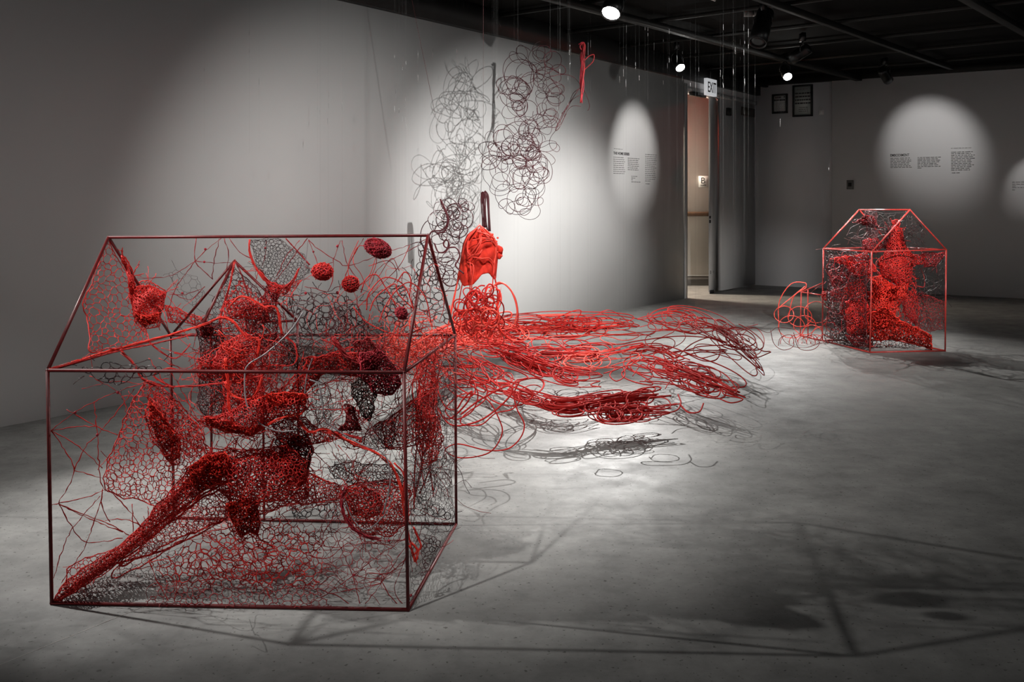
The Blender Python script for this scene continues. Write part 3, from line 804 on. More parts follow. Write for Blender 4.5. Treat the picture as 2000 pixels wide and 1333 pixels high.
# dark rings and lines along the front eave
N([(150, 715), (185, 705), (215, 700), (260, 712), (320, 705), (322, 735), (270, 740), (235, 760), (200, 752), (165, 735)], 2.95, 19, 1.0, 'net_black', 0.02, False, 'ring', 0)
# net hung from the ridge
N([(487, 468), (545, 466), (595, 498, 3.35), (606, 530, 3.4), (578, 562, 3.35), (532, 556), (500, 520)], 3.2, 7.2, 0.5, 'net_black', 0.06, name='net_bag', jit=0.25, rim=1)
S([(488, 468), (488, 492), (500, 525), (522, 552), (550, 562), (573, 548), (584, 525)], 3.15, 3.2, 'net_red')
S([(558, 466), (580, 490), (605, 518)], 3.3, 1.6, 'net_maroon')
N([(505, 530), (530, 553), (556, 562), (575, 550), (560, 575), (530, 572)], 3.17, 6, 0.9, 'net_red', 0.02)
N([(520, 560), (545, 565), (540, 600), (522, 610), (515, 585)], 3.2, 6, 0.9, 'net_maroon', 0.03)
for px, py, Y, rx, ry, an, core, nm in ((738, 485, 3.05, 27, 17, 24, 'net_maroon', 'crimson'), (630, 531, 3.1, 20.5, 16.5, 5, 'crimson', 'net_red'), (685, 555, 3.1, 16, 15.5, 30, 'net_brown', 'net_red'), (784, 612, 3.0, 13, 11, 40, 'net_maroon', 'crimson')):
    pod(HB, px, py, Y, rx, ry, an, core, nm)
# black ring nets of the upper middle and right
N([(536, 580), (570, 570), (620, 566), (665, 566), (702, 588), (722, 622), (720, 652), (660, 662), (600, 650), (562, 622)], 3.38, 15, 0.95, 'net_black', 0.03, False, 'ring', 0, layers=1)
N([(560, 590), (610, 585), (660, 595), (690, 640), (640, 660), (590, 650)], 3.30, 16, 0.8, 'net_dark', 0.03, False, 'net', 1)
N([(640, 600), (700, 590), (725, 640), (720, 690), (680, 700), (640, 670)], 3.25, 11, 0.8, 'net_dark', 0.03, False, 'ring', 0)
N([(818, 468, 3.1), (842, 490, 3.2), (868, 560, 3.35), (884, 636, 3.48), (850, 640, 3.3), (812, 612, 3.0), (798, 590, 2.95), (805, 540, 3.0)], 3.15, 14, 0.85, 'net_black', 0.02, False, 'ring', 0)
N([(722, 572), (760, 556), (800, 560), (808, 610), (790, 645), (750, 640), (735, 610)], 3.2, 15, 0.85, 'net_black', 0.03, False, 'ring', 0)
N([(700, 640), (740, 625), (790, 640), (800, 655), (740, 660), (720, 665)], 3.4, 7, 0.4, 'net_black', 0.03, True, rim=0)
# inner gable nets
N([(458, 522), (418, 580), (392, 630), (384, 655), (440, 672), (500, 650), (545, 610), (500, 560)], 3.26, 9, 0.6, 'net_dark', 0.03, True)
N([(470, 545), (530, 590), (520, 640), (480, 650), (430, 650), (425, 610), (450, 570)], 3.2, 11, 0.7, 'net_red', 0.04, True, rim=0)
S([(458, 512), (448, 560), (436, 600), (428, 632)], 3.2, 2.6, 'net_red')
S([(460, 512), (475, 545), (488, 590), (500, 610)], 3.22, 1.8, 'net_maroon')
# the column and dark heart at its top
N([(383, 645), (400, 627), (432, 636), (444, 690), (440, 760), (436, 805), (402, 814), (384, 785)], 3.12, 6.5, 0.8, 'net_dark', 0.07, name='net_bag')
N([(384, 700), (410, 690), (440, 700), (440, 735), (400, 745), (384, 735)], 3.05, 6, 0.9, 'net_red', 0.04, rim=0)
N([(388, 640), (402, 630), (415, 640), (412, 655), (396, 660)], 3.05, 4, 1.2, 'net_maroon', 0.03, layers=2)
N([(440, 668), (478, 650), (504, 664), (502, 700), (480, 736), (442, 738), (414, 716), (424, 688)], 3.0, 6, 0.9, 'net_red', 0.05)
tangle(HB, 'thread_tangle', [(430, 665), (500, 655), (505, 700), (480, 735), (440, 735), (420, 700)], 2.98, 60, 'net_bright', 0.8, 0.05, 50)
N([(474, 602), (520, 592), (545, 618), (542, 658), (512, 682), (484, 645)], 3.1, 5.5, 0.95, 'net_maroon', 0.06)
N([(440, 590), (480, 585), (520, 600), (525, 625), (480, 622), (448, 615)], 3.05, 5.5, 1.0, 'net_red', 0.04)
N([(505, 672), (560, 655), (575, 680), (570, 715), (520, 722), (500, 705)], 3.25, 8, 0.7, 'net_maroon', 0.05)
N([(560, 670), (640, 680), (700, 690), (720, 715), (650, 722), (585, 725), (565, 700)], 3.2, 7.5, 0.7, 'net_brown', 0.05)
N([(600, 700), (650, 688), (700, 690), (735, 712), (690, 735), (645, 722), (612, 750), (580, 785), (550, 800), (545, 782), (580, 745)], 3.05, 5, 1.05, 'net_red', 0.04, layers=2)
N([(690, 672), (720, 660), (742, 685), (735, 715), (705, 712)], 3.05, 5, 1.0, 'net_maroon', 0.04, layers=2)
N([(702, 690), (742, 684), (772, 714), (784, 750), (765, 772), (730, 768), (706, 738)], 2.96, 4.2, 1.25, 'crimson', 0.07, name='net_bag', layers=2)
S([(650, 660), (672, 690), (705, 712), (735, 725)], 3.0, 6, 'net_maroon', fuzz=0.4)
# hanging brown cocoon and dark star
N([(686, 752), (702, 738), (722, 742), (736, 770), (730, 803), (722, 824), (706, 812), (698, 790), (688, 775)], 2.98, 4.5, 0.9, 'net_brown', 0.06, name='net_bag', layers=2)
N([(679, 790), (693, 797), (697, 818), (706, 840), (684, 842), (658, 842), (674, 828), (680, 812)], 3.0, 4.2, 1.15, 'net_maroon', 0.03, name='net_bag', layers=2)
N([(612, 745), (640, 750), (652, 790), (645, 830), (620, 825), (606, 790)], 3.1, 5.5, 0.5, 'net_brown', 0.05)
# central basket
N([(400, 822), (436, 808), (470, 790), (505, 772), (520, 790), (512, 835), (482, 850), (425, 838)], 2.95, 6, 0.95, 'net_red', 0.07, name='net_bag')
N([(432, 735), (470, 730), (512, 735), (515, 775), (480, 795), (440, 812), (436, 770)], 3.02, 7, 0.85, 'net_red', 0.05)
N([(505, 790), (545, 768), (590, 770), (600, 800), (575, 818), (540, 815), (510, 838)], 2.97, 6, 0.95, 'net_red', 0.06, name='net_bag')
N([(520, 772), (555, 766), (596, 772), (598, 790), (560, 788), (525, 798)], 2.94, 4.5, 1.15, 'net_bright', 0.03, layers=2)
N([(400, 815), (440, 822), (480, 838), (510, 830), (490, 852), (440, 845), (405, 832)], 2.92, 4.5, 1.15, 'net_bright', 0.03, layers=2)
N([(530, 830), (560, 818), (595, 820), (640, 842), (650, 862), (600, 870), (560, 872), (540, 855)], 3.0, 5.5, 1.0, 'net_red', 0.05)
N([(560, 858), (600, 850), (612, 885), (600, 925), (588, 950), (570, 925), (548, 890)], 3.02, 4.8, 1.05, 'net_maroon', 0.05, layers=2)
N([(540, 842), (575, 850), (590, 875), (560, 892), (540, 870)], 3.08, 6, 0.8, 'net_dark', 0.04)
# wedge at the right
N([(684, 868), (735, 834), (765, 812), (775, 850), (760, 876), (720, 878)], 2.96, 5.5, 0.75, 'net_dark', 0.04, rim=2)
N([(745, 830), (800, 790), (838, 768), (842, 826), (815, 858), (788, 872), (755, 876)], 2.98, 5.5, 0.95, 'net_red', 0.05, rim=2, layers=1)
N([(818, 706, 3.05), (848, 694, 3.15), (852, 760, 3.2), (847, 850, 3.2), (832, 884, 3.1), (816, 800, 3.0)], 3.1, 7, 0.95, 'net_red', 0.04)
N([(812, 820), (852, 812), (868, 860), (850, 900), (826, 905), (812, 870)], 3.05, 8, 0.8, 'net_red', 0.04)
for k in range(6):
    x = 802 + k * 8 + RNG.uniform(-3, 3)
    S([(x + 20, 690 + RNG.uniform(-15, 20)), (x + RNG.uniform(0, 18), 760), (x + RNG.uniform(-8, 20), 830), (x + RNG.uniform(-10, 30), 900), (x + RNG.uniform(-14, 10), 950 + RNG.uniform(0, 50))], 3.0 + RNG.uniform(0, 0.3), 1.5, 'net_red')
# large lower left bag with its dense fold
N([(286, 744), (262, 775), (240, 820), (210, 895), (202, 935), (206, 958), (240, 975), (300, 988), (330, 1000), (362, 960), (402, 915), (412, 880), (388, 830), (350, 785), (315, 752)], 3.02, 13.5, 0.85, 'net_red', 0.11, name='net_bag', jit=0.42)
N([(300, 765), (345, 790), (385, 830), (400, 880), (370, 895), (335, 860), (310, 810)], 3.08, 9, 0.8, 'net_red', 0.05, rim=1)
N([(292, 782), (318, 812), (345, 852), (352, 892), (332, 902), (306, 862), (292, 820)], 2.93, 5, 1.15, 'net_bright', 0.04, layers=2)
# diagonal stocking from the corner into the middle
N([(104, 1179, 2.84), (118, 1148, 2.86), (165, 1108, 2.9), (220, 1075, 2.95), (300, 995, 2.98), (365, 925, 3.0), (412, 885, 3.0), (442, 890, 3.0), (425, 935, 3.0), (370, 985, 3.0), (300, 1050, 2.97), (220, 1108, 2.92), (150, 1155, 2.86)], 2.95, 7, 0.95, 'net_red', 0.05, name='net_bag')
N([(128, 1155, 2.85), (200, 1092, 2.92), (290, 1015, 2.98), (370, 935, 3.0), (420, 905, 3.0), (380, 960, 3.0), (300, 1035, 2.97), (210, 1110, 2.9)], 2.93, 5.5, 1.1, 'net_red', 0.03)
N([(372, 912), (400, 890), (440, 885), (452, 915), (428, 945), (392, 962), (372, 945)], 2.94, 4.3, 1.3, 'net_bright', 0.04, layers=2)
N([(240, 1092, 2.92), (330, 1020, 2.98), (400, 968, 3.0), (450, 960, 3.0), (448, 1008, 3.02), (385, 1040, 3.0), (305, 1076, 2.95), (235, 1108, 2.9)], 2.97, 9.5, 0.75, 'net_red', 0.03, rim=2.5)
S([(106, 1180, 2.84), (180, 1128, 2.88), (260, 1062, 2.95), (330, 1010, 2.98), (400, 965, 3.0), (470, 930, 3.0)], 2.95, 3.0, 'net_red', fuzz=0.5)
S([(200, 1108, 2.9), (300, 1082, 2.95), (380, 1048, 3.0), (430, 1020, 3.0)], 2.95, 2.4, 'net_red', fuzz=0.5)
# big central mass, teat and right wing
N([(405, 895), (450, 878), (520, 878), (566, 890), (602, 922), (600, 975), (545, 992), (505, 1008), (462, 1000), (428, 958)], 3.0, 9.5, 1.05, 'net_red', 0.11, name='net_bag')
N([(430, 905), (500, 885), (560, 900), (590, 940), (560, 975), (500, 985), (450, 965)], 2.97, 7.5, 1.0, 'net_red', 0.05)
N([(520, 880), (560, 868), (600, 900), (598, 940), (560, 945), (530, 915)], 2.98, 6, 0.8, 'net_red', 0.04)
N([(442, 985), (472, 975), (502, 982), (508, 1020), (503, 1046), (488, 1040), (470, 1050), (458, 1028), (448, 1010)], 2.95, 4.3, 1.3, 'net_bright', 0.05, name='net_bag', layers=2)
N([(598, 922), (628, 935), (660, 948), (672, 972), (630, 982), (590, 988), (570, 970)], 3.0, 6.5, 0.8, 'net_red', 0.04)
# net skirt over the floor, wide meshes
N([(300, 1105, 2.95), (380, 1050, 3.05), (450, 1025, 3.08), (550, 1005, 3.1), (625, 1050, 3.1), (632, 1110, 3.0), (620, 1150, 2.93), (520, 1150, 2.9), (400, 1150, 2.9), (330, 1140, 2.9)], 3.0, 19.5, 1.1, 'net_red', 0.05, False, jit=0.45, rim=0)
N([(330, 1100), (420, 1060), (500, 1050), (560, 1070), (570, 1120), (500, 1140), (400, 1140)], 2.93, 20, 1.0, 'net_red', 0.02, False, 'ring', 0)
N([(330, 1130, 2.9), (480, 1140, 2.9), (610, 1140, 2.9), (650, 1190, 2.79), (450, 1189, 2.80), (280, 1186, 2.81)], 2.85, 14, 0.75, 'net_maroon', 0.01, False, rim=0)
N([(128, 1176, 2.84), (200, 1130, 2.95), (290, 1090, 3.05), (360, 1070, 3.1), (330, 1120, 2.98), (300, 1150, 2.92), (220, 1160, 2.88), (160, 1178, 2.83)], 2.9, 13, 0.5, 'net_black', 0.01, False, rim=0.8)
N([(345, 985, 3.3), (440, 990, 3.3), (455, 1030, 3.2), (400, 1045, 3.15), (350, 1030, 3.2)], 3.2, 11, 0.65, 'net_red', 0.02, False)
N([(560, 985), (610, 978), (664, 974), (672, 1000), (640, 1018), (575, 1015)], 3.35, 12, 0.8, 'net_black', 0.02, False, 'ring', 0)
N([(530, 1010), (600, 1005), (640, 1040), (630, 1080), (560, 1070), (520, 1040)], 3.1, 18, 0.6, 'net_maroon', 0.02, False, rim=0)
N([(560, 1040, 3.1), (640, 1030, 3.1), (760, 1060, 3.0), (780, 1120, 2.9), (700, 1160, 2.86), (600, 1165, 2.88), (560, 1100, 3.0)], 3.0, 22, 0.6, 'net_maroon', 0.02, False, rim=0)
N([(420, 1050, 2.98), (520, 1020, 3.0), (600, 1045, 3.0), (610, 1110, 2.95), (520, 1150, 2.9), (420, 1130, 2.92)], 2.96, 17, 0.95, 'net_red', 0.03, False, rim=0)
# bowl at the lower right
N([(672, 955), (700, 942), (760, 944), (802, 958), (798, 1018), (765, 1050), (712, 1046), (680, 1012)], 3.02, 7, 0.8, 'net_red', 0.09, name='net_bag')
N([(676, 958), (712, 950), (742, 968), (745, 1000), (715, 1015), (685, 1000)], 2.98, 5.5, 1.0, 'net_red', 0.04)
S([(676, 950), (668, 975), (672, 1005), (690, 1032), (715, 1048), (745, 1055)], 2.92, 4.6, 'crimson', fuzz=0.5)
S([(700, 948), (760, 940), (800, 955)], 2.95, 2.0, 'net_maroon')
N([(640, 912), (690, 900), (760, 908), (795, 935), (770, 950), (700, 948), (655, 935)], 3.1, 6.5, 0.6, 'net_dark', 0.05)
N([(650, 905), (665, 895), (700, 900), (690, 925), (660, 925)], 3.25, 5, 0.45, 'net_black', 0.04, rim=0)
# gauze over the right end wall, black
N([(800, 1178, 2.79), (803, 1000, 2.80), (806, 880, 2.83), (826, 780, 2.98), (862, 752, 3.3), (888, 720, 3.5), (890, 880, 3.51), (890, 1022, 3.51), (845, 1100, 3.15)], 3.1, 11, 0.42, 'net_black', 0.0, False, rim=1)
N([(806, 930, 2.84), (850, 900, 3.2), (888, 880, 3.5), (889, 1010, 3.5), (850, 1010, 3.2), (812, 975, 2.87)], 3.1, 8, 0.5, 'net_black', 0.02, False, rim=1)
N([(810, 962), (850, 972), (885, 1000), (880, 1022), (840, 1015), (812, 1000)], 3.2, 14, 0.75, 'net_black', 0.02, False, 'ring', 0)
N([(815, 1040), (850, 1045), (868, 1060), (840, 1115), (820, 1130)], 3.0, 11, 0.7, 'net_dark', 0.02, False, 'ring', 0)
N([(852, 690), (884, 680), (888, 780), (888, 900), (865, 900), (850, 800)], 3.48, 12, 0.4, 'net_black', 0.02, False, rim=0)
# felted strands
S([(97, 722, 2.83), (150, 705), (235, 680), (330, 655), (400, 634), (430, 620), (456, 630), (482, 660), (505, 662), (502, 700), (482, 735)], 2.98, 3.2)
S([(97, 722, 2.83), (170, 702), (240, 684), (300, 672), (372, 655)], 2.96, 2.0, 'net_red')
S([(235, 683), (262, 712), (284, 745), (340, 756), (440, 748), (512, 735)], 2.97, 2.8, 'net_red')
S([(340, 758), (300, 735), (330, 720), (365, 725), (395, 715)], 3.0, 2.4, 'net_red')
S([(290, 668), (318, 690), (345, 700), (372, 672)], 3.1, 2.0, 'net_red')
S([(440, 700), (446, 760), (448, 800), (462, 840)], 2.94, 4.2)
S([(440, 745), (450, 770), (478, 782), (498, 772), (512, 738)], 2.93, 3.6)
S([(462, 840), (490, 850), (520, 832), (556, 815), (590, 808)], 2.92, 3.6)
S([(515, 600), (540, 602), (548, 640), (552, 655)], 3.05, 3.0)
S([(446, 600), (470, 580), (500, 590), (522, 605)], 3.0, 3.0)
S([(558, 660), (575, 672), (580, 700), (568, 714), (530, 714), (490, 718)], 3.05, 2.2, 'net_red')
S([(586, 825), (605, 846), (630, 838), (655, 848), (690, 866), (735, 886), (768, 915), (785, 960), (795, 1000)], 2.9, 4.0)
S([(640, 845), (672, 850), (705, 858), (690, 872)], 2.94, 4.0, 'net_red')
S([(770, 905), (790, 930), (786, 975), (795, 1030), (802, 1062)], 2.85, 2.4, 'net_bright')
S([(802, 1060), (815, 1075), (812, 1100), (806, 1080), (800, 1065)], 2.83, 3.5, 'net_bright')
S([(808, 1030), (818, 1055), (822, 1070), (808, 1085)], 2.85, 2.6)
S([(535, 858), (528, 880), (545, 892), (536, 905)], 2.96, 2.8)
# silver tubing
S([(592, 610), (566, 648), (520, 690), (486, 712), (478, 735), (482, 790), (505, 825), (540, 842), (575, 842)], 2.9, 2.6, 'silver', fuzz=0.1)
S([(605, 742), (622, 752), (630, 790), (640, 826), (700, 866), (750, 888), (762, 940), (748, 1005)], 2.88, 2.4, 'silver', fuzz=0.1)
S([(602, 466), (597, 510), (590, 560), (570, 640)], 3.1, 1.6, 'silver', fuzz=0.1)
S([(675, 980), (690, 1015), (715, 1035), (752, 1005), (770, 960)], 2.9, 1.8, 'silver', fuzz=0.1)
S([(582, 840), (592, 800), (598, 740), (610, 700)], 2.97, 2.0, 'silver', fuzz=0.1)
# loose loops of coated wire at the upper right
for l in ([(716, 606), (720, 575), (745, 545), (770, 545), (792, 562), (806, 600), (812, 640)], [(705, 572), (715, 545), (735, 537), (752, 560), (775, 600)], [(722, 608), (735, 580), (770, 555), (778, 575), (806, 602)],
          [(775, 552), (790, 532), (802, 545), (800, 580)], [(740, 630), (752, 600), (772, 570), (800, 552), (830, 580), (842, 630)], [(690, 600), (720, 632), (780, 655), (830, 640)]):
    S(l, 3.0 + RNG.uniform(-0.05, 0.15), 1.3, 'net_red', fuzz=0.08)
for l in ([(700, 470), (680, 520), (690, 560), (720, 540), (735, 500)], [(690, 500), (705, 480), (735, 500), (725, 540), (700, 560)], [(720, 520), (760, 510), (775, 540), (750, 575)], [(740, 540), (765, 505), (780, 530)], [(800, 480), (780, 520), (740, 560), (700, 600)]):
    S(l, 3.1, 0.75, 'net_red', fuzz=0.1)
# thin branching threads with beads
Yt = 2.86
threads(HB, 'thread_web', [
    [(99, 842), (140, 810), (185, 785), (230, 765), (290, 745)], [(99, 842), (150, 834), (190, 833)], [(99, 842), (120, 870), (145, 920), (115, 983)], [(99, 842), (150, 870), (200, 915)],
    [(145, 920), (165, 875), (190, 850), (240, 790), (262, 760)], [(184, 785), (190, 850), (195, 930), (206, 960)], [(145, 920), (195, 933)], [(130, 800), (190, 835), (230, 850)],
    [(96, 988), (115, 983), (160, 975), (202, 958)], [(115, 985), (160, 1005), (205, 1020), (252, 1046)], [(115, 985), (170, 1012), (240, 1040)], [(115, 985), (142, 1033), (170, 1060), (240, 1052)],
    [(195, 970), (142, 1033), (118, 1085), (105, 1130)], [(200, 970), (170, 1060), (145, 1100), (120, 1140)], [(200, 955), (200, 990), (215, 1020)], [(210, 955), (245, 990), (275, 1030)], [(205, 1018), (245, 1015), (275, 1028)],
    [(258, 985), (260, 1040)], [(300, 990), (297, 1025)], [(290, 1095), (310, 1140), (332, 1183)], [(285, 1100), (335, 1095), (345, 1140), (338, 1185)]], Yt, 0.85, 'net_red',
    beads=[(190, 850, 3.0), (230, 767, 3.2), (147, 806, 2.6)], wig=0.8)
threads(HB, 'thread_web', [
    [(383, 466), (381, 510), (400, 532), (416, 546)], [(432, 466), (400, 490), (381, 510), (330, 540), (268, 543)], [(381, 510), (345, 560), (330, 600)], [(381, 510), (410, 513), (452, 514)], [(428, 466), (418, 510), (415, 546)],
    [(438, 466), (446, 500), (440, 540)], [(448, 466), (465, 490), (490, 505)], [(600, 466), (560, 520), (530, 560)], [(600, 466), (625, 490), (660, 510), (680, 520), (760, 492), (835, 468)], [(603, 470), (615, 500), (622, 520)], [(665, 470), (652, 510), (650, 550), (640, 570)],
    [(668, 470), (680, 520), (700, 545)], [(710, 466), (690, 500), (678, 530), (668, 560)], [(650, 513), (605, 525), (595, 515)], [(595, 560), (640, 570), (660, 560), (690, 570)], [(676, 570), (678, 600), (676, 640)], [(692, 572), (700, 600), (714, 640)],
    [(520, 470), (518, 500), (512, 520)], [(585, 470), (560, 500), (540, 540)], [(720, 560), (745, 520), (800, 490), (835, 470)], [(330, 575), (365, 575), (400, 560)], [(400, 560), (370, 585), (330, 570)]], 3.18, 0.8, 'net_maroon',
    beads=[(401, 487, 2.6, 3.18), (399, 512, 2.4, 3.18), (659, 481, 2.8, 3.18), (659, 572, 3.2, 3.18), (597, 573, 3.0, 3.18), (612, 492, 2.2, 3.18), (518, 485, 2.4, 3.18), (356, 573, 2.6, 3.18)], wig=0.7)
threads(HB, 'thread_web', [
    [(605, 1060, 3.0), (660, 1070), (720, 1060), (795, 1055)], [(797, 1050), (740, 1085), (690, 1125), (640, 1160), (600, 1180)], [(690, 1125), (670, 1080), (655, 1040), (690, 1030)], [(690, 1125), (740, 1130), (790, 1100)], [(797, 1060), (745, 1140), (705, 1190)], [(690, 1128), (705, 1190)],
    [(797, 1080), (770, 1150), (790, 1185)], [(797, 1090), (760, 1120), (720, 1120)], [(760, 1100), (745, 1130), (770, 1175), (795, 1190)], [(640, 1050), (600, 1100), (560, 1160)], [(660, 990), (640, 1030), (620, 1060)], [(650, 1160), (700, 1150), (745, 1140)],
    [(680, 1060), (640, 1090), (600, 1085)], [(620, 1150), (660, 1165), (690, 1185)]], 2.84, 0.8, 'net_maroon', beads=[(691, 1124, 3.2), (760, 1057, 3.0), (802, 1164, 3.0)], wig=0.8)
threads(HB, 'thread_web', [
    [(160, 760), (230, 745), (310, 760)], [(175, 735), (235, 770), (250, 810)], [(310, 700), (360, 720), (395, 700)], [(315, 680), (350, 690), (390, 690)], [(330, 720), (370, 790), (400, 850)], [(290, 700), (330, 760), (380, 800)], [(260, 720), (290, 745), (330, 740)],
    [(340, 690), (400, 705), (430, 700)], [(300, 770), (280, 730), (235, 690)], [(560, 750), (600, 800), (640, 790), (690, 780)], [(600, 760), (650, 745), (700, 740)], [(620, 800), (660, 800), (690, 800)], [(640, 840), (670, 800), (660, 760)], [(590, 770), (640, 755), (690, 730)],
    [(430, 850), (465, 870), (500, 890)], [(480, 850), (470, 870), (490, 900)], [(450, 845), (480, 880), (510, 860)], [(600, 870), (640, 910), (680, 950)], [(660, 870), (690, 910), (660, 960)], [(640, 860), (660, 900), (700, 940)], [(700, 880), (690, 920), (720, 940)], [(740, 885), (720, 915), (690, 930)],
    [(560, 740), (590, 745), (620, 735)], [(700, 830), (740, 800), (790, 770)], [(710, 820), (760, 800), (800, 755)]], 3.05, 0.75, 'net_red', wig=1.0)
for poly, Y, n, m, r in (
    ([(340, 640), (560, 640), (600, 860), (420, 860)], 3.2, 90, 'net_red', 0.6), ([(340, 640), (560, 640), (600, 860), (420, 860)], 3.25, 70, 'net_red', 0.6),
    ([(600, 560), (880, 500), (885, 780), (620, 760)], 3.25, 60, 'net_red', 0.55), ([(560, 720), (800, 700), (800, 880), (600, 880)], 3.2, 70, 'net_maroon', 0.6),
    ([(540, 640), (700, 640), (700, 740), (560, 740)], 3.3, 60, 'net_black', 0.5),
    ([(600, 880), (880, 860), (880, 1050), (620, 1050)], 3.15, 60, 'net_maroon', 0.55), ([(300, 1050), (800, 1040), (790, 1185), (280, 1180)], 2.98, 50, 'net_maroon', 0.45), ([(800, 700), (890, 660), (890, 1000), (805, 1150)], 3.2, 60, 'net_dark', 0.5)):
    tangle(HB, 'thread_tangle', poly, Y, int(n * 1.7), m, r, 0.16, 110, 6)
# cloudy mass of pink wire entering at the far top corner
tangle(HB, 'wire_tangle', [(700, 690), (760, 655), (890, 640), (892, 700), (820, 705), (790, 715)], 3.45, 110, 'wire_pink', 0.9, 0.15, 120, 6)

# ------------------------------------------------------------------ the small wire house
f_, e_, g_ = fl(1699, 690), fl(1606, 667), fl(1846, 687)
k_ = e_ + g_ - f_
ft, et, gt = at(1703, 492, f_.y), at(1608, 486, e_.y), at(1848, 488, g_.y)
kt = Vector((k_.x, k_.y, (et.z + gt.z) / 2))
rr_, rl_ = at(1777, 410, (f_.y + g_.y) / 2), at(1678, 410, (e_.y + k_.y) / 2)
HS = thing('wire_house', 'smaller red metal house frame packed with dense red netting, standing near the right wall', 'sculpture', ((f_.x + k_.x) / 2, (f_.y + k_.y) / 2, 0))
R2 = 0.0058; up = Vector((0, 0, R2))
for p, q in ((f_, e_), (e_, k_), (k_, g_), (g_, f_)): rod(HS, p + up, q + up, R2, 'rod_light')
for p, q in ((f_, ft), (e_, et), (k_, kt), (g_, gt)): rod(HS, p + up, q, R2, 'rod_light')
for p, q in ((ft, et), (et, kt), (kt, gt), (gt, ft), (ft, rr_), (gt, rr_), (et, rl_), (kt, rl_), (rl_, rr_)): rod(HS, p, q, R2, 'rod_light')
e2 = fl(1563, 657); e2t = at(1565, 571, e2.y); em = at(1608, 577, e_.y)
for p, q in ((e2 + up, e_ + up), (e2 + up, e2t), (e2t, em), (e2t, at(1607, 553, 8.2)), (em, at(1607, 553, 8.2)), (at(1578, 567, 8.3), at(1578, 660, 8.3))): rod(HS, p, q, R2 * 0.9, 'rod_light')
def N2(poly, Y, cell, r, m, bulge=0.1, bag=True, style='net', rim=1.4, layers=1, name='wire_net', dj=0.0):
    return net_part(HS, name, poly, Y, cell, r, m, bulge, bag, style, rim, dj, layers)
N2([(1744, 440), (1760, 448), (1768, 480), (1786, 500), (1780, 540), (1776, 556), (1756, 560), (1740, 548), (1722, 540), (1716, 512), (1732, 482)], 7.75, 4.2, 0.95, 'net_red', 0.14, name='net_bag')
N2([(1700, 545), (1722, 538), (1748, 560), (1776, 552), (1772, 580), (1752, 600), (1740, 640), (1712, 640), (1698, 600)], 7.75, 4.2, 0.95, 'net_bright', 0.14, name='net_bag', layers=1)
N2([(1702, 545), (1718, 560), (1735, 566), (1756, 560), (1752, 585), (1720, 590), (1702, 580)], 7.65, 3.2, 1.1, 'net_bright', 0.06, layers=2)
N2([(1702, 612), (1728, 600), (1756, 622), (1790, 640), (1818, 655), (1822, 684), (1800, 676), (1756, 666), (1714, 664), (1690, 650)], 7.62, 3.8, 1.05, 'net_bright', 0.12, name='net_bag', layers=2)
N2([(1744, 432), (1756, 430), (1768, 470), (1752, 486), (1738, 476)], 7.75, 3.6, 0.9, 'net_red', 0.06)
N2([(1736, 446), (1748, 452), (1740, 480), (1728, 486), (1726, 464)], 7.8, 3.6, 0.9, 'net_maroon', 0.05)
N2([(1672, 434), (1690, 420), (1706, 424), (1716, 444), (1700, 443)], 7.95, 3.2, 1.1, 'net_maroon', 0.05, layers=2)
N2([(1688, 412), (1712, 412), (1716, 450), (1712, 490), (1690, 490), (1692, 450)], 7.95, 6, 0.55, 'net_dark', 0.08)
N2([(1684, 470), (1712, 465), (1726, 480), (1710, 496), (1686, 492)], 7.85, 4.5, 0.75, 'net_maroon', 0.06)
N2([(1690, 412), (1775, 412), (1760, 440), (1720, 450), (1700, 440)], 7.9, 10, 0.35, 'net_black', 0.03, False)
N2([(1777, 416), (1800, 438), (1816, 462), (1792, 474), (1766, 452), (1768, 430)], 7.55, 8, 0.6, 'net_black', 0.03, False, 'ring', 0)
N2([(1764, 450), (1800, 470), (1808, 486), (1770, 486)], 7.6, 9, 0.4, 'net_black', 0.03, False)
N2([(1610, 490, 8.08), (1660, 490, 7.8), (1700, 496, 7.5), (1700, 684, 7.5), (1650, 674, 7.8), (1608, 664, 8.08)], 7.8, 7.5, 0.5, 'net_dark', 0.03, False)
N2([(1618, 500), (1690, 500), (1712, 560), (1708, 640), (1690, 680), (1620, 660), (1615, 580)], 7.95, 6, 0.55, 'net_dark', 0.16)
N2([(1630, 505), (1660, 500), (1692, 494), (1700, 512), (1660, 520), (1632, 514)], 7.8, 3.6, 0.9, 'net_red', 0.05)
N2([(1655, 510), (1700, 508), (1712, 530), (1680, 540), (1660, 530)], 7.75, 4.2, 0.8, 'net_red', 0.06)
N2([(1622, 545), (1660, 525), (1690, 520), (1670, 545), (1630, 560)], 7.9, 5, 0.7, 'net_maroon', 0.06)
N2([(1645, 560), (1680, 545), (1700, 580), (1694, 640), (1660, 650), (1640, 610)], 7.85, 4.6, 0.75, 'net_red', 0.1)
N2([(1650, 590), (1690, 585), (1705, 620), (1690, 655), (1655, 650)], 7.7, 4.0, 0.85, 'net_red', 0.08)
N2([(1606, 572), (1640, 560), (1645, 585), (1625, 590), (1606, 585)], 8.1, 4.0, 0.8, 'net_red', 0.05)
N2([(1650, 655), (1700, 650), (1705, 680), (1670, 676)], 7.7, 4.5, 0.7, 'net_maroon', 0.06)
N2([(1608, 655), (1650, 645), (1700, 662), (1760, 668), (1800, 678), (1700, 686), (1650, 674)], 7.8, 6.5, 0.55, 'net_black', 0.05, False)
N2([(1800, 492), (1846, 492), (1846, 500), (1828, 520), (1804, 522)], 7.6, 5, 0.7, 'net_maroon', 0.05)
N2([(1786, 500), (1804, 496), (1806, 515), (1782, 520)], 7.65, 5, 0.7, 'net_red', 0.05)
N2([(1776, 520), (1846, 508), (1847, 590), (1800, 600), (1772, 580)], 7.7, 11, 0.4, 'net_black', 0.06, False)
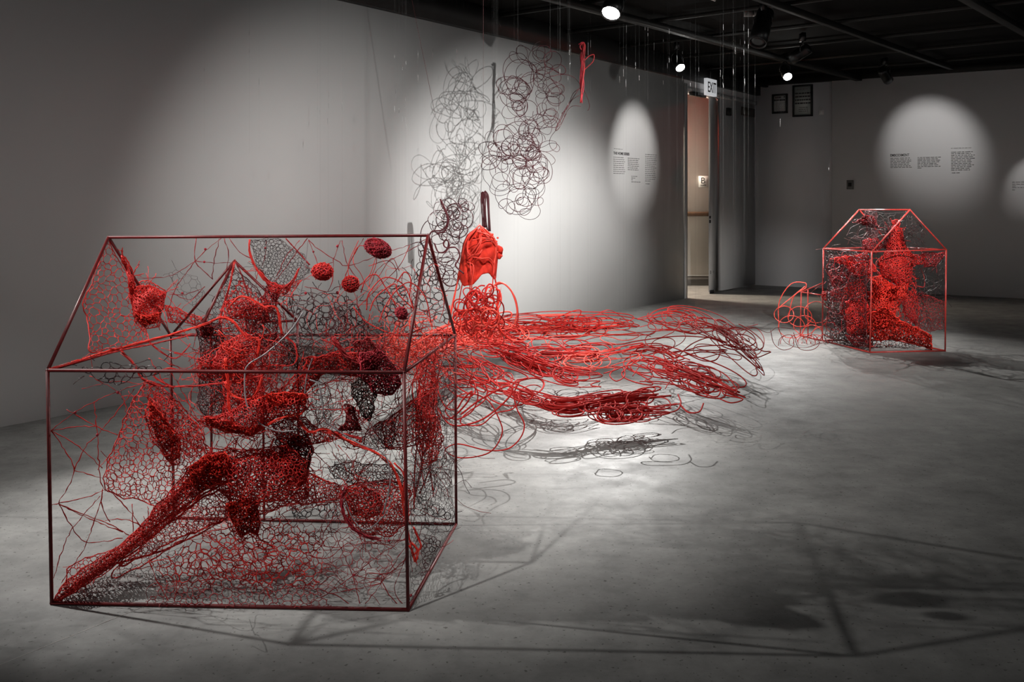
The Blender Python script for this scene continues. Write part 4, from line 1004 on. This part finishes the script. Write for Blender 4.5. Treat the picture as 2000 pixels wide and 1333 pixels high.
N2([(1760, 590), (1800, 570), (1846, 590), (1846, 640), (1812, 650), (1770, 625)], 7.65, 6, 0.42, 'net_maroon', 0.08)
N2([(1764, 575), (1788, 565), (1796, 600), (1790, 632), (1765, 615)], 7.7, 5, 0.6, 'net_red', 0.08)
for poly, n, m, r in (([(1612, 495), (1700, 495), (1700, 680), (1612, 662)], 120, 'net_maroon', 0.5), ([(1700, 500), (1790, 495), (1800, 660), (1700, 680)], 120, 'net_red', 0.6), ([(1770, 495), (1845, 492), (1845, 650), (1780, 640)], 45, 'net_black', 0.4), ([(1640, 430), (1770, 420), (1780, 490), (1640, 490)], 50, 'net_dark', 0.4), ([(1612, 560), (1700, 560), (1700, 680), (1612, 662)], 70, 'net_black', 0.5)):
    tangle(HS, 'thread_tangle', poly, 7.8, n, m, r, 0.2, 60, 5)
for l in ([(1521, 640), (1522, 590), (1545, 555), (1572, 553), (1574, 562)], [(1523, 600), (1545, 582), (1562, 568), (1572, 560)], [(1540, 620), (1550, 580), (1575, 562)]):
    strand(HS, 'coated_wire', l, 8.3, 0.9, 'wire_pink', fuzz=0.05)
for k in range(9):
    cx, cy, r_ = 1535 + k * 12 + RNG.uniform(-5, 5), 625 + RNG.uniform(-25, 25) + k * 2, RNG.uniform(12, 26)
    a0 = RNG.uniform(0, 6.28); q = [(cx + r_ * math.cos(a0 + j * 0.7) * (1 + 0.1 * j / 9), cy + r_ * 0.9 * math.sin(a0 + j * 0.7), 8.2 + 0.08 * math.sin(j)) for j in range(10)]
    strand(HS, 'coated_wire', q, 8.2, 0.75, 'wire_pink', fuzz=0.05)
for k in range(5):
    x = 1535 + k * 17; q = [(x + 15 * math.cos(j * 0.9) + j * 1.2, 668 - k * 0 + 14 * math.sin(j * 0.9), 7.95 + 0.05 * math.sin(j)) for j in range(8)]
    strand(HS, 'coated_wire', q, 8.0, 0.6, 'net_red', fuzz=0.05)

# ------------------------------------------------------------------ hanging red mask
YM = 4.9; sM = YM / F
mc = at(938, 500, YM)
MK = thing('felt_mask', 'bright red felt mask hung in the air, wrapped in pink wire', 'mask', mc)
nu, nv = 40, 34
uu = np.linspace(-1, 1, nu); vv = np.linspace(0, 1, nv)
half = np.interp(vv, [0, 0.12, 0.3, 0.5, 0.7, 1.0], [8, 24, 33, 35, 36, 37])            # half width in px from crown to hem
cenx = np.interp(vv, [0, 0.3, 0.6, 1.0], [937, 938, 936, 931])
hem = np.interp(uu, [-1, -0.75, -0.45, -0.1, 0.2, 0.45, 0.75, 1.0], [548, 538, 557, 553, 533, 531, 545, 543])
G = np.zeros((nv, nu, 3))
for j in range(nv):
    for i in range(nu):
        a = uu[i] * 1.55
        py = 447 + (hem[i] - 447) * vv[j]
        px = cenx[j] + half[j] * math.sin(a)
        dep = -math.cos(a) * 40 * math.sin(min(1, vv[j] * 2.2 + 0.15) * 1.57)
        u0, v0 = uu[i], vv[j]
        dep -= 14 * math.exp(-((u0 - 0.05) / 0.13) ** 2 - ((v0 - 0.56) / 0.11) ** 2)       # nose
        dep += 9 * math.exp(-((abs(u0 - 0.05) - 0.3) / 0.13) ** 2 - ((v0 - 0.42) / 0.07) ** 2)  # eye hollows
        dep -= 6 * math.exp(-((u0 - 0.05) / 0.4) ** 2 - ((v0 - 0.34) / 0.06) ** 2)        # brow
        dep += 3.5 * math.sin(u0 * 9 + v0 * 7) * math.sin(v0 * 11 - u0 * 4) + 1.5 * math.sin(u0 * 23 + 3) * math.sin(v0 * 19)
        G[j, i] = np.array(at(px, py, YM)) + np.array([0, dep * sM, 0])
idx = np.arange(nv * nu).reshape(nv, nu)
o = mesh_obj('face', G.reshape(-1, 3), [np.stack([idx[:-1, :-1], idx[1:, :-1], idx[1:, 1:], idx[:-1, 1:]], -1).reshape(-1, 4)], 'felt', MK)
so = o.modifiers.new('thickness', 'SOLIDIFY'); so.thickness = 0.006; so.offset = 0
mb = MB()
mb.sphere(at(973, 492, YM - 0.0), (9 * sM, 10 * sM, 13 * sM), 14, 9); mb.sphere(at(977, 488, YM - 0.02), (6 * sM, 6 * sM, 7 * sM), 10, 6); mb.sphere(at(975, 501, YM - 0.02), (5 * sM, 5 * sM, 6 * sM), 10, 6)
mb.build('ear', 'felt', MK)
for k in range(7):
    MB().sphere(at(962 + 18 * math.sin(k * 1.3) * 0.5 + k * 1.5, 458 + k * 7, YM - 0.03), 2.2 * sM, 8, 5).build('bead', 'wire_pink', MK)
for l in ([(937, 440), (918, 460), (904, 500), (892, 560), (878, 630)], [(937, 440), (910, 470), (898, 530), (882, 600), (872, 650)], [(937, 440), (955, 455), (968, 480), (964, 540)], [(937, 438), (928, 450), (914, 470), (914, 500), (920, 495), (938, 470), (938, 445)],
          [(914, 470), (914, 492), (921, 500), (930, 492), (940, 470), (936, 450)], [(921, 498), (935, 496), (942, 488)], [(920, 502), (940, 505), (956, 505), (963, 520), (962, 560)], [(918, 512), (920, 540), (918, 570), (926, 600)], [(908, 515), (905, 545), (898, 580), (890, 640)],
          [(912, 512), (925, 520), (922, 550), (920, 600), (925, 650)], [(937, 440), (945, 450), (962, 470), (970, 490), (964, 515)], [(930, 452), (950, 458), (966, 466)], [(922, 470), (945, 465), (962, 470)]):
    n0 = len(l)
    pts = [(x, y, YM - 0.02 - 0.125 * max(0.0, 1 - (abs(x - 936) / 36) ** 2) * min(1.0, max(0.0, (y - 436) / 22)) * (1.0 if y < 556 else 0.5)) for x, y in l]
    strand(MK, 'wrapping_wire', pts, YM, 1.25, 'wire_pink', fuzz=0.05)
MB().tube([tuple(at(937, 439, YM)), tuple(at(944, 250, YM)), tuple(Vector((at(944, 60, YM).x, YM, CEIL)))], 0.0012, 4).build('suspension_wire', 'net_black', MK)

# ------------------------------------------------------------------ free wires
def wire_thing(name, label, paths, m, r, loc=None, group=None, part='wire_strand', sides=5):
    loc = loc if loc is not None else paths[0][0]
    t = thing(name, label, 'wire tangle', tuple(float(v) for v in loc), group)
    for i, p in enumerate(paths):
        MB().tube(np.asarray(p)[None], r * RNG.uniform(0.8, 1.2), sides).build(part, m if isinstance(m, str) else m[i % len(m)], t)
    return t
def swirl(c0, c1, Y0, Y1, n, rmin, rmax, jit, step=0.5, squash=1.0):
    """a wire that loops round and round while it drifts from c0 to c1 (px), in upright planes"""
    k = int(n * 2 * math.pi / step)
    t = np.linspace(0, 1, k)
    nk = max(4, n)
    kn = np.linspace(0, 1, nk)
    def sm(v): return np.interp(t, kn, v)
    r = sm(RNG.uniform(rmin, rmax, nk)); r = np.convolve(np.pad(r, 4, mode='edge'), np.ones(9) / 9, 'valid')
    jx = sm(RNG.normal(0, jit, nk)); jy = sm(RNG.normal(0, jit, nk)); jd = sm(RNG.normal(0, 0.10, nk))
    sg = RNG.choice([-1, 1])
    a = sg * np.linspace(0, n * 2 * math.pi, k) + RNG.uniform(0, 6.28)
    sq = sm(RNG.uniform(0.55, 1.0, nk)) * squash; th = RNG.uniform(0, 3.14) + sm(np.cumsum(RNG.normal(0, 0.5, nk)))
    ex, ey = r * np.cos(a), r * sq * np.sin(a)
    x = c0[0] + (c1[0] - c0[0]) * t + jx + ex * np.cos(th) - ey * np.sin(th)
    y = c0[1] + (c1[1] - c0[1]) * t + jy + ex * np.sin(th) + ey * np.cos(th)
    d = Y0 + (Y1 - Y0) * t + jd + 0.05 * np.sin(a + 1)
    return atv(x, y, d)
def wander(n, step, r0, r1, ax, ay, flip=0.12, home=0.02):
    """a wire that curls one way, then the other, staying in an ellipse ax by ay"""
    q = np.array([RNG.uniform(-0.6, 0.6) * ax, RNG.uniform(-0.6, 0.6) * ay]); th = RNG.uniform(0, 6.28)
    sg = RNG.choice([-1, 1]); k = sg / RNG.uniform(r0, r1); kt = k; out = []
    left = RNG.uniform(0.8, 1.9) * 6.28
    for _ in range(n):
        out.append(q.copy())
        k += (kt - k) * 0.25
        d = step * abs(k); left -= d
        if left < 0:
            sg = -sg if RNG.random() < 0.7 else sg
            kt = sg / RNG.uniform(r0, r1); left = RNG.uniform(0.4, 1.4) * 6.28 * (1 if RNG.random() < 0.65 else 0.3)
        e = math.hypot(q[0] / ax, q[1] / ay)
        th += step * k
        if e > 1: 
            want = math.atan2(-q[1], -q[0]); df = (want - th + math.pi) % (2 * math.pi) - math.pi
            th += 0.16 * df
        q = q + step * np.array([math.cos(th), math.sin(th)])
    return np.array(out)
def cloud(cx, cy, ax, ay, Y, n, r0, r1, dy=0.2):
    w_ = wander(n, 3.2, r0, r1, ax, ay)
    kn = max(4, n // 14); d = np.interp(np.linspace(0, 1, n), np.linspace(0, 1, kn), RNG.normal(0, dy, kn))
    d = np.convolve(np.pad(d, 6, mode='edge'), np.ones(13) / 13, 'valid')
    return atv(cx + w_[:, 0], cy + w_[:, 1], Y + d)
YC = 7.4
up_paths = [cloud(a[0], a[1], a[2], a[3], a[4], int(a[5] * 0.85), a[6], a[7]) for a in 2 * ((1035, 130, 42, 45, YC, 170, 16, 34), (1070, 125, 30, 42, YC, 150, 14, 30), (1010, 150, 32, 45, YC, 150, 18, 36), (1045, 190, 48, 45, YC, 190, 9, 28), (1075, 190, 25, 50, YC, 130, 8, 24),
    (1000, 190, 34, 40, YC, 140, 14, 32), (1045, 235, 48, 32, YC, 170, 9, 26), (1015, 270, 50, 25, YC, 170, 8, 26), (1025, 285, 26, 26, YC, 150, 5, 20), (1000, 300, 55, 32, YC, 190, 9, 30), (1025, 330, 45, 40, YC, 190, 10, 30),
    (990, 340, 45, 36, YC, 170, 12, 32), (1045, 350, 24, 45, YC, 150, 9, 26), (1010, 385, 36, 34, YC, 150, 8, 26), (1035, 395, 20, 28, YC, 90, 7, 20), (965, 300, 30, 40, YC, 120, 14, 30), (1055, 280, 30, 90, YC, 160, 12, 40))]
wire_thing('wire_cloud', 'tall cloud of thin dark red wire loops hanging before the left wall', up_paths, 'wire_dark', 0.0021, loc=at(1030, 430, YC))
YL = 5.6
lo_paths = [cloud(a[0], a[1], a[2], a[3], a[4], int(a[5] * 0.8), a[6], a[7]) for a in 2 * ((860, 425, 24, 30, YL, 120, 10, 24), (885, 415, 26, 28, YL, 120, 12, 24), (905, 430, 22, 30, YL, 100, 9, 22), (868, 470, 24, 34, YL, 120, 9, 22), (862, 520, 22, 36, YL, 120, 9, 20), (880, 545, 22, 28, YL, 100, 8, 20), (912, 398, 14, 16, YL, 60, 7, 14), (890, 470, 24, 30, YL, 90, 8, 20))]
wire_thing('wire_cloud', 'lower cloud of dark red wire loops hanging left of the red mask', lo_paths, 'wire_dark', 0.0023, loc=at(870, 560, YL))
t = thing('wire_curl', 'thick dark red wire curling beside the red mask and large house roof', 'wire tangle', at(890, 520, 4.7))
for l in ([(838, 460), (845, 452), (862, 450), (872, 440), (874, 425), (866, 405), (860, 390), (863, 395), (872, 415), (876, 432), (868, 452), (852, 456)], [(848, 475), (856, 492), (870, 492), (877, 478), (872, 468), (866, 476), (872, 484), (890, 484), (898, 498), (894, 510), (890, 520), (906, 535)]):
    strand(t, 'wire_strand', l, 4.7, 1.6, 'wire_dark', fuzz=0.05)
# narrow coil of dark wire above the mask
pl = []
for k in range(9):
    x = 944 + RNG.uniform(-2, 5); pl.append(strand_pts([(x, 445), (x - 3 + RNG.uniform(-2, 3), 410), (x - 3, 385), (x, 373 + RNG.uniform(0, 4)), (x + 5, 384), (x + 6 + RNG.uniform(-2, 3), 415), (x + 9, 452)], 7.0 + RNG.uniform(-0.02, 0.02)))
wire_thing('wire_coil', 'narrow upright coil of dark red wire just above the red mask', pl, 'wire_dark', 0.0036, loc=at(948, 450, 7.0))
# bright red tassel under the ceiling
pl = []
for k in range(9):
    x = 1137 + RNG.uniform(-3, 3); pl.append(strand_pts([(x - 4 + RNG.uniform(-2, 2), 86), (x + 3, 84 + RNG.uniform(0, 6)), (x + RNG.uniform(-2, 4), 110), (x + RNG.uniform(-2, 3), 135), (x + RNG.uniform(-3, 2), 165), (1135 + RNG.uniform(-2, 2), 188 + RNG.uniform(0, 14))], 7.4 + RNG.uniform(-0.02, 0.02)))
pl.append(strand_pts([(1140, 120), (1150, 110), (1160, 107), (1158, 120), (1146, 132), (1138, 140)], 7.4))
pl.append(strand_pts([(1135, 85), (1133, 92), (1138, 98), (1143, 90), (1139, 83), (1134, 84)], 7.4))
wire_thing('wire_tassel', 'bright red wire tassel hanging from the ceiling edge', pl, ['crimson', 'net_maroon'], 0.0042, loc=at(1136, 200, 7.4))
pl = [strand_pts(l, 7.5) for l in ([(1136, 170), (1120, 182), (1112, 200), (1100, 220), (1088, 245), (1085, 255), (1092, 250), (1106, 222)], [(1134, 185), (1118, 195), (1108, 212), (1097, 222)], [(1135, 208), (1120, 207), (1110, 214), (1102, 228)], [(1132, 172), (1110, 205), (1095, 235), (1086, 250)])]
wire_thing('wire_twist', 'thin twisted wire reaching from the tassel to the hanging cloud', pl, 'wire_dark', 0.0022)

def flow(spine, zs, n, amin, amax, bmin, bmax, loops=(3, 6), spread=0.05, vz=0.05, core=0):
    """wires running along a level spine in long flattened curls. spine: px points, zs: height at each"""
    S3 = np.array([tuple(fl(x, y, z)) for (x, y), z in zip(spine, zs)])
    S3 = resample(catmull(S3, 10), 120)
    L_ = np.linalg.norm(np.diff(S3, axis=0), axis=1).sum()
    out = []
    for q in range(n):
        k = int(RNG.integers(loops[0], loops[1] + 1)) * 22
        op = False; ar = RNG.uniform(0.9, 1.4) if op else RNG.uniform(1.2, 2.6)                                   # curls drawn out along the spine
        half = RNG.uniform(0.18, 0.5)
        w_ = wander(k, 0.018, (bmin + 0.02) * (1.5 if op else 1), (bmax * 0.75 + 0.02) * (1.25 if op else 1), half * L_ / ar, bmax + spread)
        c0 = RNG.uniform(half, 1 - half) if half < 0.5 else 0.5
        s = c0 + w_[:, 0] * ar / L_; s = 1 - np.abs(1 - np.abs(s)); lat = w_[:, 1]
        lm = (bmax + spread) * 0.95; lat = lm * np.tanh(lat / lm)
        if q < core: lat = lat * 0.18
        f = np.clip(s, 0, 1) * 119; i0 = np.clip(f.astype(int), 0, 118); fr = (f - i0)[:, None]
        c = S3[i0] * (1 - fr) + S3[i0 + 1] * fr
        T = S3[np.clip(i0 + 3, 0, 119)] - S3[np.clip(i0 - 3, 0, 119)]; T[:, 2] = 0; T /= np.linalg.norm(T, axis=1, keepdims=True)
        Nn = np.stack([-T[:, 1], T[:, 0], np.zeros(k)], -1)
        ext = np.where(s < 0, s, np.where(s > 1, s - 1, 0)) * L_
        tau = (RNG.choice([-1, 1]) * RNG.uniform(0.35, 0.8) if op else RNG.uniform(-0.6, 0.6)) * (0.25 if q < core else 1) * min(1.0, (zs[0] / 0.28) ** 2)
        p = c + Nn * (lat * math.cos(tau))[:, None] + T * ext[:, None]; p[:, 2] += lat * math.sin(tau)
        kn = max(4, k // 16); zz = np.interp(np.linspace(0, 1, k), np.linspace(0, 1, kn), RNG.normal(0, vz * 0.6, kn))
        p[:, 2] += np.convolve(np.pad(zz, 5, mode='edge'), np.ones(11) / 11, 'valid')
        p[:, 2] = np.maximum(p[:, 2], 0.006)
        out.append(p)
    return out
def flow_open(spine, zs, n, ay, r0=8, r1=24):
    """open curling wires leaning along the spine, planes tilted between level and upright"""
    SP = resample(catmull(np.c_[np.array(spine, float), zs], 10), 120); L_ = np.linalg.norm(np.diff(SP[:, :2], axis=0), axis=1).sum()
    out = []
    for _ in range(n):
        k = int(RNG.integers(70, 150)); ar = RNG.uniform(1.4, 2.8); half = RNG.uniform(0.22, 0.5)
        w_ = wander(k, 3.0, r0, r1, half * L_ / ar, ay * 0.8)
        s = RNG.uniform(half, 1 - half) + w_[:, 0] * ar / L_; s = 1 - np.abs(1 - np.abs(s)); lat = 1.15 * ay * np.tanh(w_[:, 1] / (1.15 * ay))
        f = np.clip(s, 0, 1) * 119; i0 = np.clip(f.astype(int), 0, 118); fr = (f - i0)[:, None]
        c = SP[i0] * (1 - fr) + SP[i0 + 1] * fr
        T = SP[np.clip(i0 + 4, 0, 119), :2] - SP[np.clip(i0 - 4, 0, 119), :2]; T /= np.linalg.norm(T, axis=1, keepdims=True)
        x = c[:, 0] - T[:, 1] * lat; y = c[:, 1] + T[:, 0] * lat
        Y0 = F * (H - c[:, 2]) / (c[:, 1] - HZ); tilt = RNG.uniform(0.25, 0.7)
        Y = Y0 + tilt * (F * (H - c[:, 2]) / (np.maximum(y, 560) - HZ) - Y0) + np.interp(np.linspace(0, 1, k), np.linspace(0, 1, 6), RNG.normal(0, 0.05, 6))
        Y = np.minimum(Y, F * (H - 0.012) / (np.maximum(y, 560) - HZ))
        out.append(atv(x, y, Y))
    return out
AYS = [23, 30, 18, 40, 44, 19, 22, 42, 26]
WR = 0.0033
FL = [
    ('wire_stream', 'thick far stream of red wire running from under the mask to the right', [(890, 655), (1000, 645), (1100, 640), (1200, 640), (1310, 655)], [.30, .28, .27, .26, .24], 15, 0, 0, .03, .14, (4, 8), .05, .06, 6),
    ('wire_stream', 'red wire stream arching at the far right and drooping to a point', [(1230, 632), (1310, 622), (1390, 640), (1440, 672), (1496, 726)], [.26, .30, .28, .22, .14], 9, 0, 0, .04, .14, (4, 7), .05, .04, 4),
    ('wire_stream', 'dense red wire stream ending in a blunt tip in the middle', [(900, 668), (980, 690), (1060, 722), (1120, 736), (1175, 737)], [.28, .26, .24, .22, .20], 12, 0, 0, .02, .09, (4, 7), .02, .04, 6),
    ('wire_stream', 'red wire stream sweeping through the centre of the floor', [(930, 660), (1060, 690), (1200, 690), (1330, 672), (1420, 680)], [.28, .26, .24, .24, .22], 11, 0, 0, .05, .18, (4, 8), .10, .05, 4),
    ('wire_stream', 'loose red loops spreading over the right part of the floor', [(1180, 700), (1270, 710), (1340, 735), (1400, 755), (1450, 775)], [.20, .20, .19, .18, .16], 10, 0, 0, .05, .16, (4, 7), .10, .04, 2),
    ('wire_stream', 'long nearest red wire bundle with a thick bright core', [(985, 765), (1040, 782), (1100, 795), (1200, 782), (1300, 772), (1385, 768)], [.22, .20, .18, .18, .18, .18], 10, 0, 0, .02, .08, (4, 7), .02, .025, 6),
    ('wire_stream', 'red wire loops fraying below the nearest bundle', [(1110, 795), (1180, 808), (1250, 806), (1325, 800)], [.15, .13, .13, .13], 6, 0, 0, .04, .10, (3, 6), .03, .03, 2),
    ('wire_stream', 'thin red wire loops between the large house and the floor streams', [(850, 700), (930, 730), (1000, 760), (1080, 740)], [.26, .22, .2, .2], 6, 0, 0, .06, .17, (3, 6), .10, .06, 0),
    ('wire_stream', 'pink red wire mass crossing from the mask into the large house', [(800, 690), (850, 672), (900, 655), (970, 650), (1040, 668)], [.42, .40, .34, .30, .27], 22, 0, 0, .02, .10, (4, 8), .06, .08, 6),
]
for i, (nm, lb, sp, zs, n, a0, a1, b0_, b1_, lp, spr, vz, core) in enumerate(FL):
    nc = core + (n - core) // 4
    ps = flow(sp, zs, nc, a0, a1, b0_, b1_, lp, spr, vz, core) + flow_open(sp, zs, n - nc + 2, AYS[i])
    mm = ['wire_pink', 'wire_pink', 'wire_red'] if i == 8 else ['wire_red', 'wire_red', 'wire_pink'] if i in (0, 3) else 'wire_red'
    wire_thing(nm, lb, ps, mm, WR, loc=fl(sp[0][0], sp[0][1], zs[0]), group='red wire streams over the floor')
# loops below the mask
pl = [cloud(RNG.uniform(905, 965), RNG.uniform(585, 640), 30, 32, 4.75 + RNG.uniform(-0.2, 0.3), int(RNG.integers(60, 130)), 9, 30, 0.08) for _ in range(20)]
pl += [strand_pts([(960, 560), (985, 555), (1005, 580), (1012, 615), (1008, 640)], 4.8), strand_pts([(955, 570), (975, 552), (998, 568), (1010, 605), (1005, 635)], 4.75), strand_pts([(966, 540), (972, 575), (970, 610), (976, 650)], 4.8)]
wire_thing('wire_cluster', 'bright red wire loops heaped under the hanging mask', pl, ['wire_red', 'wire_pink', 'wire_red', 'net_bright'], 0.0036, loc=at(940, 640, 4.8))
t = thing('wire_hook', 'thick red felted hook hanging right of the mask strings', 'wire tangle', at(975, 650, 4.75))
strand(t, 'felt_strand', [(968, 566), (976, 568), (974, 590), (968, 605), (974, 625), (980, 650), (1000, 668)], 4.75, 3.4, 'felt_strand')
# big open loops drooping at the left of the floor
pl = [strand_pts(l, Y) for l, Y in (
    ([(850, 700), (880, 740), (930, 760), (925, 800), (890, 820), (870, 800), (905, 770), (950, 780), (975, 820), (980, 850), (955, 885), (900, 895), (870, 880), (895, 868), (950, 880), (990, 878), (1015, 858), (1024, 830), (1010, 800), (1004, 770), (1015, 745)], 4.1),
    ([(860, 760), (900, 745), (945, 750), (948, 780), (915, 805), (900, 820), (905, 830), (940, 830), (968, 808), (1000, 800), (1016, 780), (1010, 765)], 4.2),
    ([(840, 720), (866, 790), (890, 800), (905, 780), (922, 765), (910, 790), (880, 818), (862, 812)], 3.9),
    ([(850, 790), (880, 830), (930, 825), (970, 800), (1000, 768), (990, 755), (940, 780), (900, 810)], 4.1),
    ([(980, 740), (1030, 760), (1040, 775), (1020, 785), (985, 770)], 4.4), ([(1035, 722), (1045, 700), (1035, 715), (1032, 725), (1045, 728)], 4.6))]
wire_thing('wire_loops', 'big open red wire loops drooping beside the large house corner', pl, 'wire_red', 0.0034, loc=at(950, 890, 4.1))
pl = [strand_pts(l, 5.6) for l in ([(1440, 650), (1470, 640), (1500, 650), (1520, 640), (1560, 645)], [(1505, 645), (1512, 672), (1530, 684), (1550, 676), (1545, 655), (1525, 660), (1520, 676)], [(1550, 650), (1560, 680), (1585, 684), (1600, 672), (1590, 655), (1568, 660)], [(1520, 640), (1535, 670), (1570, 680), (1602, 670)])]
wire_thing('wire_loops', 'thin faint red wire loops hanging between the streams and the small house', pl, 'wire_red', 0.0016, loc=at(1530, 690, 5.6))

def curl(l, z, dx=0.0, dy=0.0, tilt=0.5):
    q = [(x + dx + RNG.normal(0, 1), y + dy + RNG.normal(0, 1)) for x, y in l]
    Ys = np.array([F * (H - z) / (y - HZ) for x, y in q]); Yc = Ys.mean(); Ys = Yc + tilt * (Ys - Yc)
    return strand_pts([(x, y, Y) for (x, y), Y in zip(q, Ys)], Yc)
CURLS = [[(1170, 612), (1190, 608), (1215, 622), (1230, 635), (1215, 632), (1190, 618), (1172, 612), (1150, 625), (1120, 640)], [(1250, 640), (1295, 625), (1300, 610), (1325, 609), (1345, 622), (1370, 632), (1400, 640), (1440, 642), (1480, 634)],
    [(1320, 638), (1335, 622), (1360, 628), (1380, 650), (1410, 665), (1440, 690), (1470, 715), (1493, 731), (1485, 712), (1465, 690), (1440, 672), (1400, 650)], [(1420, 640), (1450, 645), (1475, 640), (1490, 655), (1493, 675), (1480, 692), (1460, 680), (1450, 658), (1460, 645)],
    [(1360, 680), (1400, 690), (1440, 704), (1447, 695), (1410, 690), (1370, 700), (1355, 685), (1365, 672), (1400, 678)], [(1320, 700), (1350, 672), (1390, 660), (1408, 680), (1400, 700), (1370, 704), (1340, 690)], [(1300, 760), (1310, 745), (1345, 738), (1380, 755), (1385, 762), (1360, 760), (1335, 745)],
    [(1340, 712), (1390, 720), (1420, 735), (1440, 760), (1430, 768), (1410, 760), (1415, 772), (1452, 780), (1430, 787), (1400, 778)], [(1180, 730), (1200, 725), (1230, 715), (1270, 722), (1310, 735), (1345, 752), (1384, 770), (1350, 760), (1300, 748), (1250, 745)],
    [(1235, 735), (1255, 712), (1275, 735), (1260, 745), (1280, 750), (1340, 752)], [(1195, 718), (1215, 720), (1218, 735), (1205, 745), (1192, 735), (1200, 722)], [(1165, 810), (1175, 795), (1205, 800), (1212, 812), (1198, 822), (1172, 818), (1165, 806)],
    [(1262, 790), (1270, 775), (1300, 780), (1310, 795), (1290, 802), (1268, 798), (1258, 785)], [(1325, 770), (1328, 790), (1315, 805), (1260, 808), (1250, 795), (1300, 795)], [(1325, 790), (1345, 805), (1365, 803), (1372, 788)], [(1010, 655), (1050, 640), (1090, 630), (1130, 640), (1150, 655), (1100, 660), (1060, 655)],
    [(1440, 670), (1470, 700), (1500, 690), (1505, 685), (1485, 684), (1450, 660)], [(1100, 700), (1140, 690), (1170, 705), (1160, 725), (1120, 720), (1100, 705), (1120, 690), (1180, 700)], [(1000, 640), (1015, 628), (1040, 630), (1060, 645), (1090, 640)]]
pl = [curl(l, 0.2) for l in CURLS]
wire_thing('wire_loops', 'open red wire loops curling over the right end of the floor streams', pl, 'wire_red', 0.0031, loc=at(1330, 760, 5.0))

# ------------------------------------------------------------------ suspension lines with crimps
def hang_line(px, ybot, Y, crimps, lean=0.0, label='nearly invisible clear line with tiny bright crimps hanging before the left wall'):
    b = at(px, ybot, Y); x = b.x
    t = thing('suspension_line', label, 'hanging line', b, 'clear suspension lines')
    MB().tube([(x + lean, Y, CEIL), (x, Y, b.z)], 0.00022, 3).build('line', 'line', t)
    for cy in crimps:
        z = H - (cy - HZ) * Y / F
        if z > CEIL - 0.05 or z < b.z: continue
        xx = x + lean * (z - b.z) / (CEIL - b.z)
        l = RNG.uniform(0.008, 0.024) * Y / 6
        MB().tube([(xx, Y, z - l), (xx, Y, z + l)], 0.0009 * Y / 6, 4).build('crimp', 'crimp', t)
for k in range(34):
    px = RNG.uniform(600, 1120); Y = RNG.uniform(4.6, 6.4)
    hang_line(px, RNG.uniform(560, 640), Y, [RNG.uniform(90, 250) for _ in range(int(RNG.integers(1, 3)))])
for k in range(34):
    px = RNG.uniform(1110, 1475); Y = RNG.uniform(4.8, 7.0)
    hang_line(px, RNG.uniform(640, 720), Y, [RNG.uniform(45, 170) for _ in range(int(RNG.integers(1, 3)))], label='nearly invisible clear line with bright crimps over the right end of the wire streams')
for px, c, lb in ((399, [136], 'leftmost clear line hanging before the bare left wall'), (487, [64, 100], 'short clear line with two crimps, second from the left over the large house'),
                  (506, [160], 'clear line with one crimp, third from the left over the large house'), (620, [140, 165, 210], 'clear line with three crimps above the pods of the large house')):
    hang_line(px, 300, 5.0, c, label=lb)
hang_line(1480, 560, 8.4, [240], lean=0.32, label='slanting clear line crossing below the smaller framed notice')
hang_line(1585, 540, 8.2, [330], lean=0.36, label='slanting clear line running up beside the thermostat to the ceiling')
for k in (0,):
    a = at(850, 225, 6.2); bq = at(797, 0, 6.2)  # dark tube stands in for a slanting cast shadow on the wall
    tag(MB().tube([(bq.x - 0.05, 6.2, CEIL), tuple(a)], 0.0013, 4).build('shadow_streak', 'net_dark'), 'thin dark line before the left wall standing in for a slanting cast shadow', 'cast shadow')
